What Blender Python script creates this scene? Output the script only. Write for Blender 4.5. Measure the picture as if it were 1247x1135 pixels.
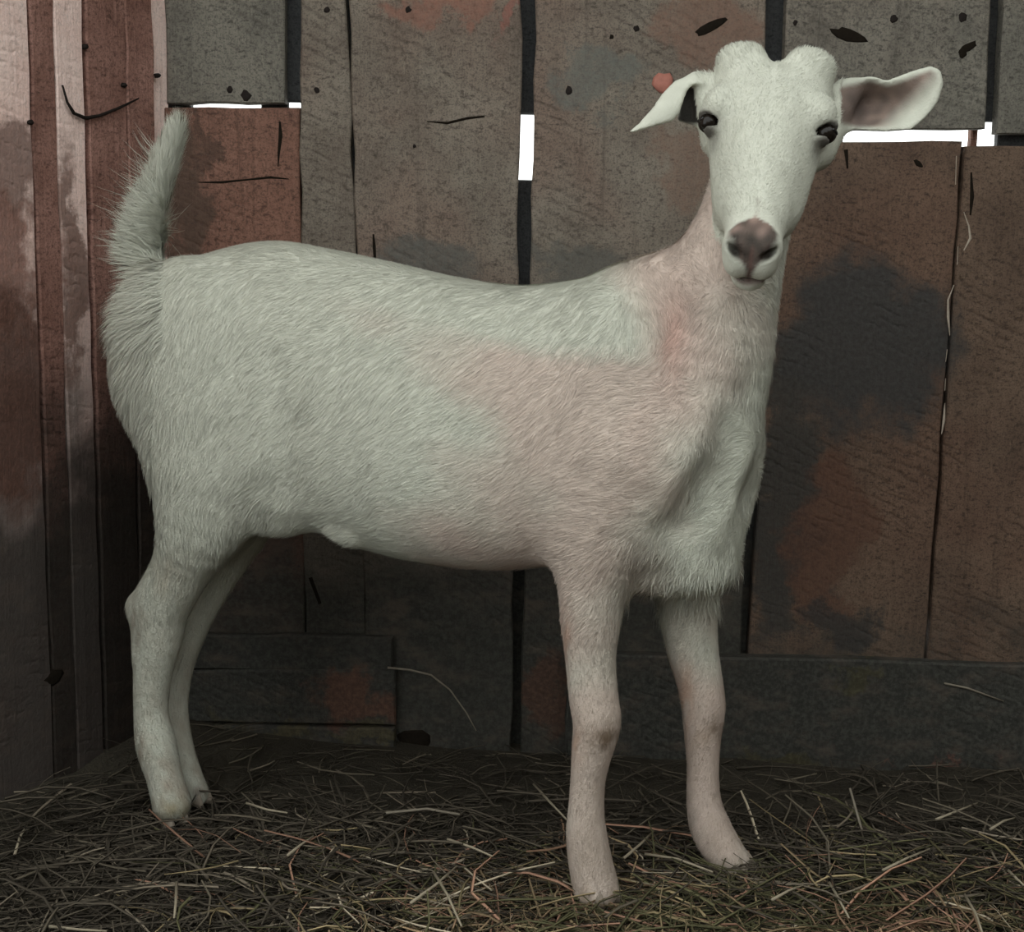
import bpy, math, random
import numpy as np
from mathutils import Vector, Matrix

for o in list(bpy.data.objects):
    bpy.data.objects.remove(o, do_unlink=True)
random.seed(7)
rng = np.random.default_rng(11)
scene = bpy.context.scene
COL = scene.collection

# ------------------------------------------------------------------ camera
FPX = 1800.0
CX, CY = 623.5, 567.5
PITCH, ROLL = math.radians(9.7), math.radians(1.1)
CAM = np.array([0.0, 0.0, 0.75])
FWD = np.array([0, math.cos(PITCH), -math.sin(PITCH)])
_R0 = np.array([1.0, 0, 0])
_U0 = np.array([0, math.sin(PITCH), math.cos(PITCH)])
RGT = math.cos(ROLL) * _R0 + math.sin(ROLL) * _U0
UPV = math.cos(ROLL) * _U0 - math.sin(ROLL) * _R0
cam_data = bpy.data.cameras.new('camera')
cam_data.sensor_width = 36.0
cam_data.sensor_fit = 'HORIZONTAL'
cam_data.lens = 36.0 * FPX / 1247.0
cam_data.clip_start = 0.02
cam = bpy.data.objects.new('camera', cam_data)
COL.objects.link(cam)
cam.matrix_world = Matrix(((RGT[0], UPV[0], -FWD[0], CAM[0]),
                           (RGT[1], UPV[1], -FWD[1], CAM[1]),
                           (RGT[2], UPV[2], -FWD[2], CAM[2]),
                           (0, 0, 0, 1)))
scene.camera = cam

# ------------------------------------------------------------------ world (overcast sky) and exposure
world = bpy.data.worlds.new('overcast_sky')
scene.world = world
world.use_nodes = True
wn = world.node_tree
bgn = wn.nodes['Background']
bgn.inputs['Color'].default_value = (0.97, 1.0, 0.98, 1)
bgn.inputs['Strength'].default_value = 2.3
vs = scene.view_settings
vs.view_transform = 'Standard'
vs.look = 'None'
vs.gamma = 1.0
vs.use_curve_mapping = False
vs.exposure = 0.0


# ------------------------------------------------------------------ pixel -> place helpers
def ray(x, y):
    return FWD + (x - CX) / FPX * RGT - (y - CY) / FPX * UPV

def on_plane(x, y, p0, n):
    d = ray(x, y)
    return CAM + d * (np.dot(np.asarray(p0) - CAM, n) / np.dot(d, n))

def on_ground(x, y, z=0.0):
    return on_plane(x, y, (0, 0, z), np.array([0, 0, 1.0]))

def project(P):
    v = np.asarray(P) - CAM
    d = v @ FWD
    return CX + FPX * (v @ RGT) / d, CY - FPX * (v @ UPV) / d, d


# ------------------------------------------------------------------ object helpers
def link(name, me, parent=None, loc=(0, 0, 0), mat=None, smooth=False):
    o = bpy.data.objects.new(name, me)
    COL.objects.link(o)
    o.location = loc
    if parent is not None:
        o.parent = parent
    if mat is not None and me is not None:
        me.materials.append(mat)
    if smooth and me is not None:
        me.polygons.foreach_set('use_smooth', [True] * len(me.polygons))
    return o

def empty(name, loc=(0, 0, 0)):
    o = bpy.data.objects.new(name, None)
    o.empty_display_size = 0.05
    COL.objects.link(o)
    o.location = loc
    return o

def tag(o, label=None, cat=None, group=None, kind=None):
    if label: o['label'] = label
    if cat: o['category'] = cat
    if group: o['group'] = group
    if kind: o['kind'] = kind
    return o

def mesh_from(name, V, F):
    me = bpy.data.meshes.new(name)
    me.from_pydata([tuple(map(float, v)) for v in V], [], F)
    me.update()
    return me

def big_mesh(name, V, quads, tris):
    """numpy mesh from vertex array, quads (n,4) and tris (m,3)"""
    me = bpy.data.meshes.new(name)
    me.vertices.add(len(V))
    me.vertices.foreach_set('co', np.ascontiguousarray(V, dtype=np.float32).ravel())
    nq, nt = len(quads), len(tris)
    loops = np.concatenate([np.asarray(quads, dtype=np.int32).ravel(), np.asarray(tris, dtype=np.int32).ravel()])
    me.loops.add(len(loops))
    me.loops.foreach_set('vertex_index', loops)
    me.polygons.add(nq + nt)
    starts = np.concatenate([np.arange(nq) * 4, nq * 4 + np.arange(nt) * 3]).astype(np.int32)
    me.polygons.foreach_set('loop_start', starts)
    me.polygons.foreach_set('use_smooth', np.ones(nq + nt, dtype=bool))
    me.update(calc_edges=True)
    return me

def set_color(me, cols, name='Col'):
    a = me.color_attributes.new(name, 'FLOAT_COLOR', 'POINT')
    c = np.ones((len(cols), 4), dtype=np.float32)
    c[:, :3] = cols
    a.data.foreach_set('color', c.ravel())

def vnoise(P, scale, seed=0):
    """cheap smooth noise in [-1,1] built from rotated sines"""
    r = np.random.default_rng(seed)
    out = np.zeros(len(P))
    for i in range(6):
        k = r.normal(size=3)
        k = k / np.linalg.norm(k) * scale * r.uniform(0.6, 1.7)
        out += np.sin(P @ k + r.uniform(0, 6.28))
    return out / 3.2


# ------------------------------------------------------------------ node material helpers
class NT:
    def __init__(self, name):
        self.m = bpy.data.materials.new(name)
        self.m.use_nodes = True
        self.t = self.m.node_tree
        self.b = self.t.nodes['Principled BSDF']
    def n(self, typ, **kw):
        nd = self.t.nodes.new(typ)
        for k, v in kw.items():
            setattr(nd, k, v)
        return nd
    def l(self, a, b):
        self.t.links.new(a, b)
    def val(self, sock, v):
        if isinstance(v, bpy.types.NodeSocket):
            self.l(v, sock)
        else:
            sock.default_value = v
    def math(self, op, a, b=0.0, c=0.0, clamp=False):
        nd = self.n('ShaderNodeMath', operation=op, use_clamp=clamp)
        self.val(nd.inputs[0], a); self.val(nd.inputs[1], b); self.val(nd.inputs[2], c)
        return nd.outputs[0]
    def vmath(self, op, a, b=(0, 0, 0)):
        nd = self.n('ShaderNodeVectorMath', operation=op)
        self.val(nd.inputs[0], a); self.val(nd.inputs[1], b)
        return nd.outputs[1] if op in ('LENGTH', 'DISTANCE', 'DOT_PRODUCT') else nd.outputs[0]
    def mix(self, f, a, b, mode='MIX'):
        nd = self.n('ShaderNodeMix', data_type='RGBA', blend_type=mode)
        self.val(nd.inputs['Factor'], f)
        ia = [s for s in nd.inputs if s.name == 'A' and s.type == 'RGBA'][0]
        ib = [s for s in nd.inputs if s.name == 'B' and s.type == 'RGBA'][0]
        for s, v in ((ia, a), (ib, b)):
            if isinstance(v, tuple) and len(v) == 3: v = (*v, 1)
            self.val(s, v)
        return [s for s in nd.outputs if s.type == 'RGBA'][0]
    def noise(self, vec, scale, detail=4, rough=0.55, dist=0.0):
        nd = self.n('ShaderNodeTexNoise')
        self.l(vec, nd.inputs['Vector'])
        nd.inputs['Scale'].default_value = scale
        nd.inputs['Detail'].default_value = detail
        nd.inputs['Roughness'].default_value = rough
        nd.inputs['Distortion'].default_value = dist
        return nd.outputs['Fac']
    def mapping(self, vec, loc=(0, 0, 0), rot=(0, 0, 0), sc=(1, 1, 1)):
        nd = self.n('ShaderNodeMapping')
        self.l(vec, nd.inputs['Vector'])
        nd.inputs['Location'].default_value = loc
        nd.inputs['Rotation'].default_value = rot
        nd.inputs['Scale'].default_value = sc
        return nd.outputs[0]
    def ramp(self, f, a, b):
        nd = self.n('ShaderNodeMapRange', interpolation_type='SMOOTHSTEP')
        self.l(f, nd.inputs['Value'])
        nd.inputs['From Min'].default_value = a
        nd.inputs['From Max'].default_value = b
        return nd.outputs['Result']
    def bump(self, h, strength, dist=0.002, prev=None):
        nd = self.n('ShaderNodeBump')
        nd.inputs['Strength'].default_value = strength
        nd.inputs['Distance'].default_value = dist
        self.l(h, nd.inputs['Height'])
        if prev is not None: self.l(prev, nd.inputs['Normal'])
        return nd.outputs[0]
    def spot(self, pos, c, rad, warp=None):
        """soft blob mask around a place on the boards (a stain with its own shape)"""
        p = pos if warp is None else self.vmath('ADD', pos, warp)
        d = self.vmath('SUBTRACT', p, tuple(float(v) for v in c))
        d = self.vmath('MULTIPLY', d, tuple(1.0 / r for r in rad))
        return self.ramp(self.vmath('LENGTH', d), 1.3, 0.7)


def wood_material(name, light, dark, red, red_amt, stains=(), dirt_z=(0.20, 0.42), saw=1.0, soil=(0.024, 0.024, 0.020), gloss=0.75, spk=1.0):
    N = NT(name)
    geo = N.n('ShaderNodeNewGeometry')
    info = N.n('ShaderNodeObjectInfo')
    pos = geo.outputs['Position']
    rnd = info.outputs['Random']
    off = N.vmath('MULTIPLY', N.n('ShaderNodeCombineXYZ').outputs[0], (1, 1, 1))
    comb = N.n('ShaderNodeCombineXYZ')
    N.l(N.math('MULTIPLY', rnd, 7.3), comb.inputs[0])
    N.l(N.math('MULTIPLY', rnd, 3.1), comb.inputs[2])
    p = N.vmath('ADD', pos, comb.outputs[0])
    grain = N.noise(N.mapping(p, sc=(55, 55, 2.2)), 1.0, 6, 0.65, 0.6)
    fine = N.noise(N.mapping(p, sc=(420, 420, 60)), 1.0, 3, 0.7)
    mott = N.noise(p, 11, 5, 0.6)
    speck = N.noise(p, 150, 3, 0.7)
    lowf = N.noise(p, 3.2, 3, 0.5, 0.4)
    # curved saw marks
    warp = N.vmath('MULTIPLY', N.n('ShaderNodeTexNoise').outputs['Color'], (0, 0, 0))
    wv = N.n('ShaderNodeTexWave', wave_type='BANDS', bands_direction='Z')
    N.l(N.mapping(p, rot=(0, math.radians(-24), 0)), wv.inputs['Vector'])
    wv.inputs['Scale'].default_value = 21
    wv.inputs['Distortion'].default_value = 9
    wv.inputs['Detail'].default_value = 4
    wv.inputs['Detail Scale'].default_value = 0.35
    wv.inputs['Detail Roughness'].default_value = 0.65
    sawm = N.math('MULTIPLY', N.math('POWER', wv.outputs['Fac'], 3.0), N.math('MULTIPLY', N.ramp(N.noise(p, 7, 3, 0.6), 0.42, 0.62), N.ramp(N.noise(p, 60, 2, 0.6), 0.3, 0.65)))
    col = N.mix(N.ramp(mott, 0.28, 0.75), light, dark)
    col = N.mix(N.math('MULTIPLY', N.ramp(lowf, 0.46, 0.68), red_amt, clamp=True), col, red)
    col = N.mix(N.math('MULTIPLY', N.ramp(grain, 0.52, 0.78), 0.55), col, tuple(c * 0.42 for c in dark))
    col = N.mix(N.math('MULTIPLY', sawm, 0.42 * saw), col, tuple(c * 0.40 for c in dark))
    col = N.mix(N.math('MULTIPLY', N.ramp(N.noise(p, 420, 2, 0.6), 0.45, 0.7), 0.6 * spk), col, tuple(c * 0.45 for c in dark))
    col = N.mix(N.math('MULTIPLY', N.ramp(N.noise(N.mapping(p, sc=(90, 90, 210)), 1.0, 4, 0.7), 0.53, 0.72), 0.8 * spk), col, tuple(c * 0.30 for c in dark))
    col = N.mix(N.math('MULTIPLY', N.ramp(speck, 0.5, 0.72), 0.7 * spk), col, tuple(c * 0.35 for c in dark))
    col = N.mix(N.math('MULTIPLY', N.ramp(fine, 0.55, 0.85), 0.45), col, tuple(min(1, c * 1.7) for c in light))
    wz = N.n('ShaderNodeTexNoise')
    N.l(pos, wz.inputs['Vector']); wz.inputs['Scale'].default_value = 14; wz.inputs['Detail'].default_value = 7; wz.inputs['Roughness'].default_value = 0.65
    wrp = N.vmath('MULTIPLY', N.vmath('SUBTRACT', wz.outputs['Color'], (0.5, 0.5, 0.5)), (0.20, 0.20, 0.20))
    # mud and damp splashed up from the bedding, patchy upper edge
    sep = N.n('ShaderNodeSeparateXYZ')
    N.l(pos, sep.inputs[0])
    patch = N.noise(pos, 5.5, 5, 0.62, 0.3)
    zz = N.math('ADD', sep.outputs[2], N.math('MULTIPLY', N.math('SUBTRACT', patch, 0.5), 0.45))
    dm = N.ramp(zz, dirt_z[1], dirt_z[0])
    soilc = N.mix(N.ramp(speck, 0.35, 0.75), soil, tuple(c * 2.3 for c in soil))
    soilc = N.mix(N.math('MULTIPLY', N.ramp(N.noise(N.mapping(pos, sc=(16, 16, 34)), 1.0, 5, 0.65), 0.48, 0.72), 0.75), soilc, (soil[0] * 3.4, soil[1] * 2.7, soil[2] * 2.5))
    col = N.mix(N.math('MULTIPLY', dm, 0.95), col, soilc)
    for (c, rad, colr, amt) in stains:
        m = N.spot(pos, c, rad, wrp)
        tint = N.mix(N.ramp(speck, 0.35, 0.75), tuple(x * 0.75 for x in colr), tuple(x * 1.3 for x in colr))
        col = N.mix(N.math('MULTIPLY', m, amt), col, tint)
    N.l(col, N.b.inputs['Base Color'])
    N.b.inputs['Roughness'].default_value = gloss
    N.b.inputs['Specular IOR Level'].default_value = 0.25
    h = N.math('ADD', N.math('MULTIPLY', grain, 0.8), N.math('MULTIPLY', speck, 0.45))
    h = N.math('SUBTRACT', h, N.math('MULTIPLY', sawm, 0.35))
    N.l(N.bump(h, 0.75, 0.004), N.b.inputs['Normal'])
    return N.m

def plain(name, col, rough=0.8, var=0.25, scale=60, spec=0.2):
    N = NT(name)
    geo = N.n('ShaderNodeNewGeometry')
    f = N.noise(geo.outputs['Position'], scale, 4, 0.6)
    N.l(N.mix(f, tuple(c * (1 - var) for c in col), tuple(min(1, c * (1 + var)) for c in col)), N.b.inputs['Base Color'])
    N.b.inputs['Roughness'].default_value = rough
    N.b.inputs['Specular IOR Level'].default_value = spec
    N.l(N.bump(f, 0.4, 0.002), N.b.inputs['Normal'])
    return N.m

def vcol_material(name, rough=0.85, spec=0.15, bump_scale=None, sheen=0.0):
    N = NT(name)
    a = N.n('ShaderNodeVertexColor', layer_name='Col')
    N.l(a.outputs['Color'], N.b.inputs['Base Color'])
    N.b.inputs['Roughness'].default_value = rough
    N.b.inputs['Specular IOR Level'].default_value = spec
    if sheen:
        N.b.inputs['Sheen Weight'].default_value = sheen
    if bump_scale:
        geo = N.n('ShaderNodeNewGeometry')
        N.l(N.bump(N.noise(geo.outputs['Position'], bump_scale, 4, 0.6), 0.5, 0.002), N.b.inputs['Normal'])
    return N.m


# ================================================================== THE SHED
WALL_Y = 2.02
WN = np.array([0, 1.0, 0])
def wb(x, y, d=0.0):
    """pixel -> point on the back wall's face"""
    return on_plane(x, y, (0, WALL_Y - d, 0), WN)

CORNER = np.array([-0.4665, WALL_Y])
LDIR = np.array([-0.151, -0.300]); LDIR = LDIR / np.linalg.norm(LDIR)     # along the left wall, towards the camera
LNRM = np.array([LDIR[1], -LDIR[0]])
if LNRM @ np.array([1, 0]) < 0: LNRM = -LNRM                              # into the shed
def wl(x, y):
    return on_plane(x, y, (CORNER[0], CORNER[1], 0), np.array([LNRM[0], LNRM[1], 0]))
def along_left(x, y=0):
    p = wl(x, y)
    return float((p[:2] - CORNER) @ LDIR)

def bs(px, py):      # place of a stain on the back wall
    return wb(px, py)
def ls(px, py):
    return wl(px, py)

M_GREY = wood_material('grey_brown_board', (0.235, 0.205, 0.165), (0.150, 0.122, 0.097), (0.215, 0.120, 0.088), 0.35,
    stains=[(bs(520, 340), (0.07, 0.2, 0.035), (0.095, 0.098, 0.088), 0.7),
            (bs(700, 320), (0.05, 0.2, 0.04), (0.095, 0.098, 0.088), 0.6),
            (bs(545, 5), (0.06, 0.2, 0.03), (0.26, 0.12, 0.085), 0.6),
            (bs(620, 10), (0.015, 0.2, 0.04), (0.26, 0.11, 0.085), 0.7),
            (bs(735, 90), (0.05, 0.2, 0.04), (0.13, 0.14, 0.125), 0.6),
            (bs(870, 25), (0.06, 0.2, 0.05), (0.20, 0.115, 0.082), 0.6),
            (bs(672, 840), (0.03, 0.2, 0.07), (0.085, 0.046, 0.031), 0.8),
            (bs(835, 200), (0.05, 0.2, 0.05), (0.19, 0.115, 0.082), 0.5)])
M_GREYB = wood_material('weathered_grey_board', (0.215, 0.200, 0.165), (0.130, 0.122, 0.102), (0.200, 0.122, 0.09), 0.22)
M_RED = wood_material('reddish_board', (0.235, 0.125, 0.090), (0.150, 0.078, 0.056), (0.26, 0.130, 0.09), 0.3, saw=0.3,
    stains=[(bs(225, 240), (0.035, 0.2, 0.10), (0.075, 0.050, 0.036), 0.8),
            (bs(255, 165), (0.012, 0.2, 0.035), (0.05, 0.034, 0.025), 0.6)])
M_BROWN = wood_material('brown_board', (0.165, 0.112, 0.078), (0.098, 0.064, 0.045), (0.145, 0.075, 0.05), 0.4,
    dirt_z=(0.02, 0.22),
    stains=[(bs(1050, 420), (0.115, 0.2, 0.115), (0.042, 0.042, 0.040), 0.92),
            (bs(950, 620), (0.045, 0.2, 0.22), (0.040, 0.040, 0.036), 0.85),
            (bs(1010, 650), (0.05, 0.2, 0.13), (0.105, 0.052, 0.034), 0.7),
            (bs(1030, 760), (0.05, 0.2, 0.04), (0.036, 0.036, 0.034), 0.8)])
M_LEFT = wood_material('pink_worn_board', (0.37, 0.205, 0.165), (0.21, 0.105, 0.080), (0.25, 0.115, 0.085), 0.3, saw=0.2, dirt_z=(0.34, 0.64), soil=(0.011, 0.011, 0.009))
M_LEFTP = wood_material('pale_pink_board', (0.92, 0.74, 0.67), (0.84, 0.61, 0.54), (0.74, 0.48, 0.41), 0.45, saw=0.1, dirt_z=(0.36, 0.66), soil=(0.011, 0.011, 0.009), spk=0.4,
    stains=[(ls(8, 200), (0.05, 0.05, 0.06), (0.17, 0.10, 0.08), 0.8),
            (ls(12, 330), (0.06, 0.06, 0.09), (0.20, 0.095, 0.070), 0.85), (ls(12, 480), (0.09, 0.09, 0.13), (0.10, 0.048, 0.034), 0.9), (ls(80, 330), (0.03, 0.04, 0.16), (0.17, 0.09, 0.066), 0.8), (ls(195, 300), (0.03, 0.04, 0.12), (0.15, 0.08, 0.06), 0.8)])
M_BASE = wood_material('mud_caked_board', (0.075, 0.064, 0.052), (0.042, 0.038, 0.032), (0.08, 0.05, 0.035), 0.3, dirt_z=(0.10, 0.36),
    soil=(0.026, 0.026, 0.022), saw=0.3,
    stains=[(bs(432, 852), (0.052, 0.2, 0.036), (0.105, 0.054, 0.036), 0.85),
            (bs(320, 882), (0.06, 0.2, 0.022), (0.085, 0.070, 0.036), 0.7),
            (bs(455, 895), (0.05, 0.2, 0.012), (0.085, 0.070, 0.036), 0.6),
            (bs(950, 925), (0.05, 0.2, 0.028), (0.060, 0.052, 0.026), 0.8),
            (bs(1040, 822), (0.03, 0.2, 0.016), (0.062, 0.056, 0.028), 0.7),
            (bs(1130, 935), (0.07, 0.2, 0.016), (0.12, 0.060, 0.045), 0.8)])
M_DARK = wood_material('tarred_batten', (0.050, 0.052, 0.052), (0.032, 0.033, 0.034), (0.04, 0.035, 0.03), 0.2, saw=0.0)
M_NAIL = plain('rusty_iron', (0.018, 0.014, 0.012), 0.7, 0.4, 300, 0.1)
M_SPLINTER = plain('bare_splintered_wood', (0.42, 0.36, 0.29), 0.8, 0.3, 200)
M_KNOT = plain('dark_knot_wood', (0.014, 0.011, 0.008), 0.9, 0.5, 200, 0.05)
M_REDKNOT = plain('red_resin_knot', (0.40, 0.165, 0.125), 0.6, 0.3, 150)
M_SKY_BLOCK = plain('sky_block_board', (0.10, 0.085, 0.07), 0.9, 0.3, 8)

def board_mesh(name, outline, thick, bevel=0.002):
    """outline: list of (u, z) counter-clockwise seen from the front; front face at y=0, back at y=thick.
    front edge is chamfered so joints read as recesses"""
    n = len(outline)
    c = np.mean(outline, axis=0)
    P = np.array(outline)
    inn = []
    for i in range(n):
        a, b, d = P[i - 1], P[i], P[(i + 1) % n]
        e1 = b - a; e2 = d - b
        n1 = np.array([-e1[1], e1[0]]) / (np.linalg.norm(e1) + 1e-9)
        n2 = np.array([-e2[1], e2[0]]) / (np.linalg.norm(e2) + 1e-9)
        m = n1 + n2
        m = m / max(0.4, np.linalg.norm(m))
        inn.append(b + m * bevel)
    V = [(x, 0, z) for x, z in inn] + [(x, bevel, z) for x, z in P] + [(x, thick, z) for x, z in P]
    F = [tuple(range(n))]
    for i in range(n):
        j = (i + 1) % n
        F.append((n + i, n + j, j, i))
        F.append((2 * n + i, 2 * n + j, n + j, n + i))
    F.append(tuple(range(3 * n - 1, 2 * n - 1, -1)))
    return mesh_from(name, V, F)

def rough_outline(u0b, u1b, u0t, u1t, z0b, z1b, z0t, z1t, amp=0.0015, step=0.05, seed=0, jag_b=0.0, jag_t=0.0):
    """quad board outline with slightly wavering sides. (u0b,z0b) lower left, (u1b,z1b) lower right, t = top"""
    r = random.Random(seed)
    def side(a, b, n, jag):
        out = []
        for i in range(n):
            t = i / n
            x = a[0] + (b[0] - a[0]) * t; z = a[1] + (b[1] - a[1]) * t
            if i:
                x += r.uniform(-amp, amp) if not jag else 0
                z += r.uniform(-jag, jag) if jag else 0
            out.append((x, z))
        return out
    A, B, C_, D_ = (u0b, z0b), (u1b, z1b), (u1t, z1t), (u0t, z0t)
    hn = max(2, int(abs(z1t - z1b) / step)); wnn = 6
    return side(A, B, wnn, jag_b) + side(B, C_, hn, 0) + side(C_, D_, wnn, jag_t) + side(D_, A, hn, 0)

TOPZ = 1.75
wall_back = tag(empty('wall_back', (0, WALL_Y, 0)), kind='structure')

def back_plank(xl_t, xr_t, yt, xl_b, xr_b, yb, mat, proud=0.0, seed=0, top=None, bottom=None, jag_b=0, jag_t=0, thick=0.024, parent=wall_back, name='plank', amp=0.0015):
    """pixel edges at row yt and row yb; extended to heights top / bottom (metres) if given"""
    d = proud
    a, b = wb(xl_t, yt, d), wb(xr_t, yt, d)
    c, e = wb(xl_b, yb, d), wb(xr_b, yb, d)
    def at(p, q, z):
        t = (z - p[2]) / (q[2] - p[2])
        return p + (q - p) * t
    if top is not None: a, b = at(a, c, top), at(b, e, top)
    if bottom is not None: c, e = at(a, c, bottom), at(b, e, bottom)
    out = rough_outline(c[0], e[0], a[0], b[0], c[2], e[2], a[2], b[2], amp=amp, seed=seed, jag_b=jag_b, jag_t=jag_t)
    ox = (c[0] + e[0]) / 2
    me = board_mesh(name, [(u - ox, z) for u, z in out], thick)
    return link(name, me, parent, (ox, -d, 0), mat)

# upper boards run past the frame; lower ones stand in the bedding
P_A = back_plank(200, 346, 0, 203, 347, 126, M_GREYB, 0.000, 1, top=TOPZ, jag_b=0.0015)
P_A2 = back_plank(199, 365, 131, 214, 372, 900, M_RED, 0.002, 2, bottom=-0.05, jag_t=0.0012)
P_B1 = back_plank(364, 423, 0, 371, 447, 780, M_GREY, 0.001, 3, top=TOPZ, bottom=-0.05, amp=0.003)
P_B2 = back_plank(426, 635, 0, 449, 622, 895, M_GREY, 0.003, 4, top=TOPZ, bottom=-0.05, amp=0.003)
P_C = back_plank(653, 934, 0, 634, 897, 890, M_GREY, 0.001, 5, top=TOPZ, bottom=-0.05)
P_D = back_plank(958, 1206, 0, 952, 1200, 157, M_GREYB, 0.002, 6, top=TOPZ, jag_b=0.001)
P_D2 = back_plank(951, 1172, 172, 911, 1127, 800, M_BROWN, 0.000, 7, bottom=-0.05, jag_t=0.0012)
P_E = back_plank(1222, 1450, 0, 1214, 1440, 163, M_GREYB, 0.000, 8, top=TOPZ, jag_b=0.001)
P_E2 = back_plank(1176, 1445, 178, 1131, 1390, 800, M_BROWN, 0.006, 9, bottom=-0.05, jag_t=0.0015)
P_F = back_plank(1455, 1760, 0, 1400, 1690, 800, M_GREY, 0.001, 10, top=TOPZ, bottom=-0.05)
P_G = back_plank(1770, 2080, 0, 1700, 1990, 800, M_GREYB, 0.002, 12, top=TOPZ, bottom=-0.05)

# thin battens nailed over the joints from outside; they stop short where daylight shows
def batten(xt, yt, xb, yb, wpx, seed, top=None, bottom=None):
    a, b = wb(xt, yt, -0.026), wb(xb, yb, -0.026)
    def at(z):
        return a + (b - a) * ((z - a[2]) / (b[2] - a[2]))
    if top is not None: a2 = at(top)
    else: a2 = a
    b2 = at(bottom) if bottom is not None else b
    w = wpx * 0.00113 / 2
    out = rough_outline(b2[0] - w, b2[0] + w, a2[0] - w, a2[0] + w, b2[2], b2[2], a2[2], a2[2], amp=0.001, seed=seed)
    ox = b2[0]
    return link('batten', board_mesh('batten', [(u - ox, z) for u, z in out], 0.018), wall_back, (ox, 0.026, 0), M_DARK)

batten(355, 0, 356, 124, 60, 21, top=TOPZ)
batten(644, 0, 642, 139, 60, 22, top=TOPZ)
batten(640, 219, 628, 895, 60, 23, bottom=-0.05)
batten(946, 0, 904, 800, 60, 24, top=TOPZ, bottom=-0.05)
batten(1214, 0, 1207, 148, 56, 25, top=TOPZ)
batten(1174, 186, 1131, 755, 40, 26)
batten(1128, 792, 1124, 890, 40, 27, bottom=-0.05)
batten(425, 0, 447, 800, 40, 28, top=TOPZ, bottom=-0.05)
batten(368, 140, 374, 900, 40, 29, bottom=-0.05)
batten(1452, 0, 1395, 800, 40, 30, top=TOPZ, bottom=-0.05)
batten(1765, 0, 1695, 800, 40, 31, top=TOPZ, bottom=-0.05)

def cover(px0, py0, px1, py1, seed, mat=M_DARK, back=0.026):
    """short outside board backing part of a horizontal joint"""
    a, b = wb(px0, py1, -back), wb(px1, py0, -back)
    out = rough_outline(a[0], b[0], a[0], b[0], a[2], a[2], b[2], b[2], amp=0.001, seed=seed, jag_b=0.0012, jag_t=0.0012)
    ox = (a[0] + b[0]) / 2
    return link('batten', board_mesh('batten', [(u - ox, z) for u, z in out], 0.016), wall_back, (ox, back, 0), mat)
cover(198, 110, 232, 150, 41)
cover(318, 112, 350, 150, 42)
cover(940, 140, 1028, 195, 43)
cover(1212, 140, 1470, 210, 44)
cover(1156, 172, 1166, 196, 45, M_BROWN)
cover(1181, 150, 1192, 186, 46, M_RED)

# mud-caked base boards fixed across the foot of the wall
def base_board(x0, y0, x1, y1, yb0, yb1, proud, seed):
    tl, tr = wb(x0, y0, proud), wb(x1, y1, proud)
    br, bl = wb(x1, yb1, proud), wb(x0, yb0, proud)
    out = rough_outline(bl[0], br[0], tl[0], tr[0], bl[2], br[2], tl[2], tr[2], amp=0.002, step=0.03, seed=seed, jag_b=0.001, jag_t=0.0018)
    ox = (bl[0] + br[0]) / 2
    return link('base_board', board_mesh('base_board', [(u - ox, z) for u, z in out], proud - 0.0005 + 0.0, 0.003), wall_back, (ox, -proud, 0), M_BASE)
base_board(690, 796, 1700, 822, 985, 1010, 0.022, 51)
base_board(222, 771, 478, 777, 815, 822, 0.016, 53)
base_board(224, 818, 482, 815, 880, 884, 0.020, 54)
base_board(224, 884, 481, 887, 960, 960, 0.024, 55)

# left wall
wall_left = tag(empty('wall_left', (CORNER[0], CORNER[1], 0)), kind='structure')
lang = math.atan2(-LDIR[1], -LDIR[0])      # local +x runs from near to the corner
wall_left.rotation_euler = (0, 0, lang)
def left_plank(px_near, px_far, mat, proud, seed, amp=0.0015, gap=0.0015):
    u0 = -along_left(px_near) + gap if px_near is not None else None
    u1 = -along_left(px_far) - gap
    return left_plank_u(u0, u1, mat, proud, seed, amp)
def left_plank_u(u0, u1, mat, proud, seed, amp=0.0015):
    out = rough_outline(u0, u1, u0, u1, -0.05, -0.05, TOPZ, TOPZ, amp=amp, seed=seed)
    ox = (u0 + u1) / 2
    return link('plank', board_mesh('plank', [(u - ox, z) for u, z in out], 0.024), wall_left, (ox, -proud, 0), mat)
left_plank(183, 206, M_LEFTP, -0.004, 61, 0.002, 0.0003)
left_plank(150, 183, M_LEFT, 0.004, 62, 0.003, 0.0003)
left_plank(102, 150, M_LEFT, 0.003, 63, 0.0015, 0.0003)
left_plank(63, 98, M_LEFTP, 0.003, 64, 0.0015, 0.0003)
left_plank(33, 63, M_LEFT, 0.003, 65, 0.002, 0.0003)
u = -along_left(30)
left_plank_u(u - 0.14, u, M_LEFTP, 0.004, 66)
for i in range(3):
    left_plank_u(u - 0.145 - 0.2 * (i + 1), u - 0.145 - 0.2 * i - 0.003, M_LEFT if i % 2 else M_LEFTP, 0.002, 67 + i)
lb = rough_outline(-0.98, 0.02, -0.98, 0.02, -0.05, -0.05, TOPZ, TOPZ, seed=99)
link('backing_board', board_mesh('backing_board', lb, 0.012), wall_left, (0, 0.03, 0), M_DARK)

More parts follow.
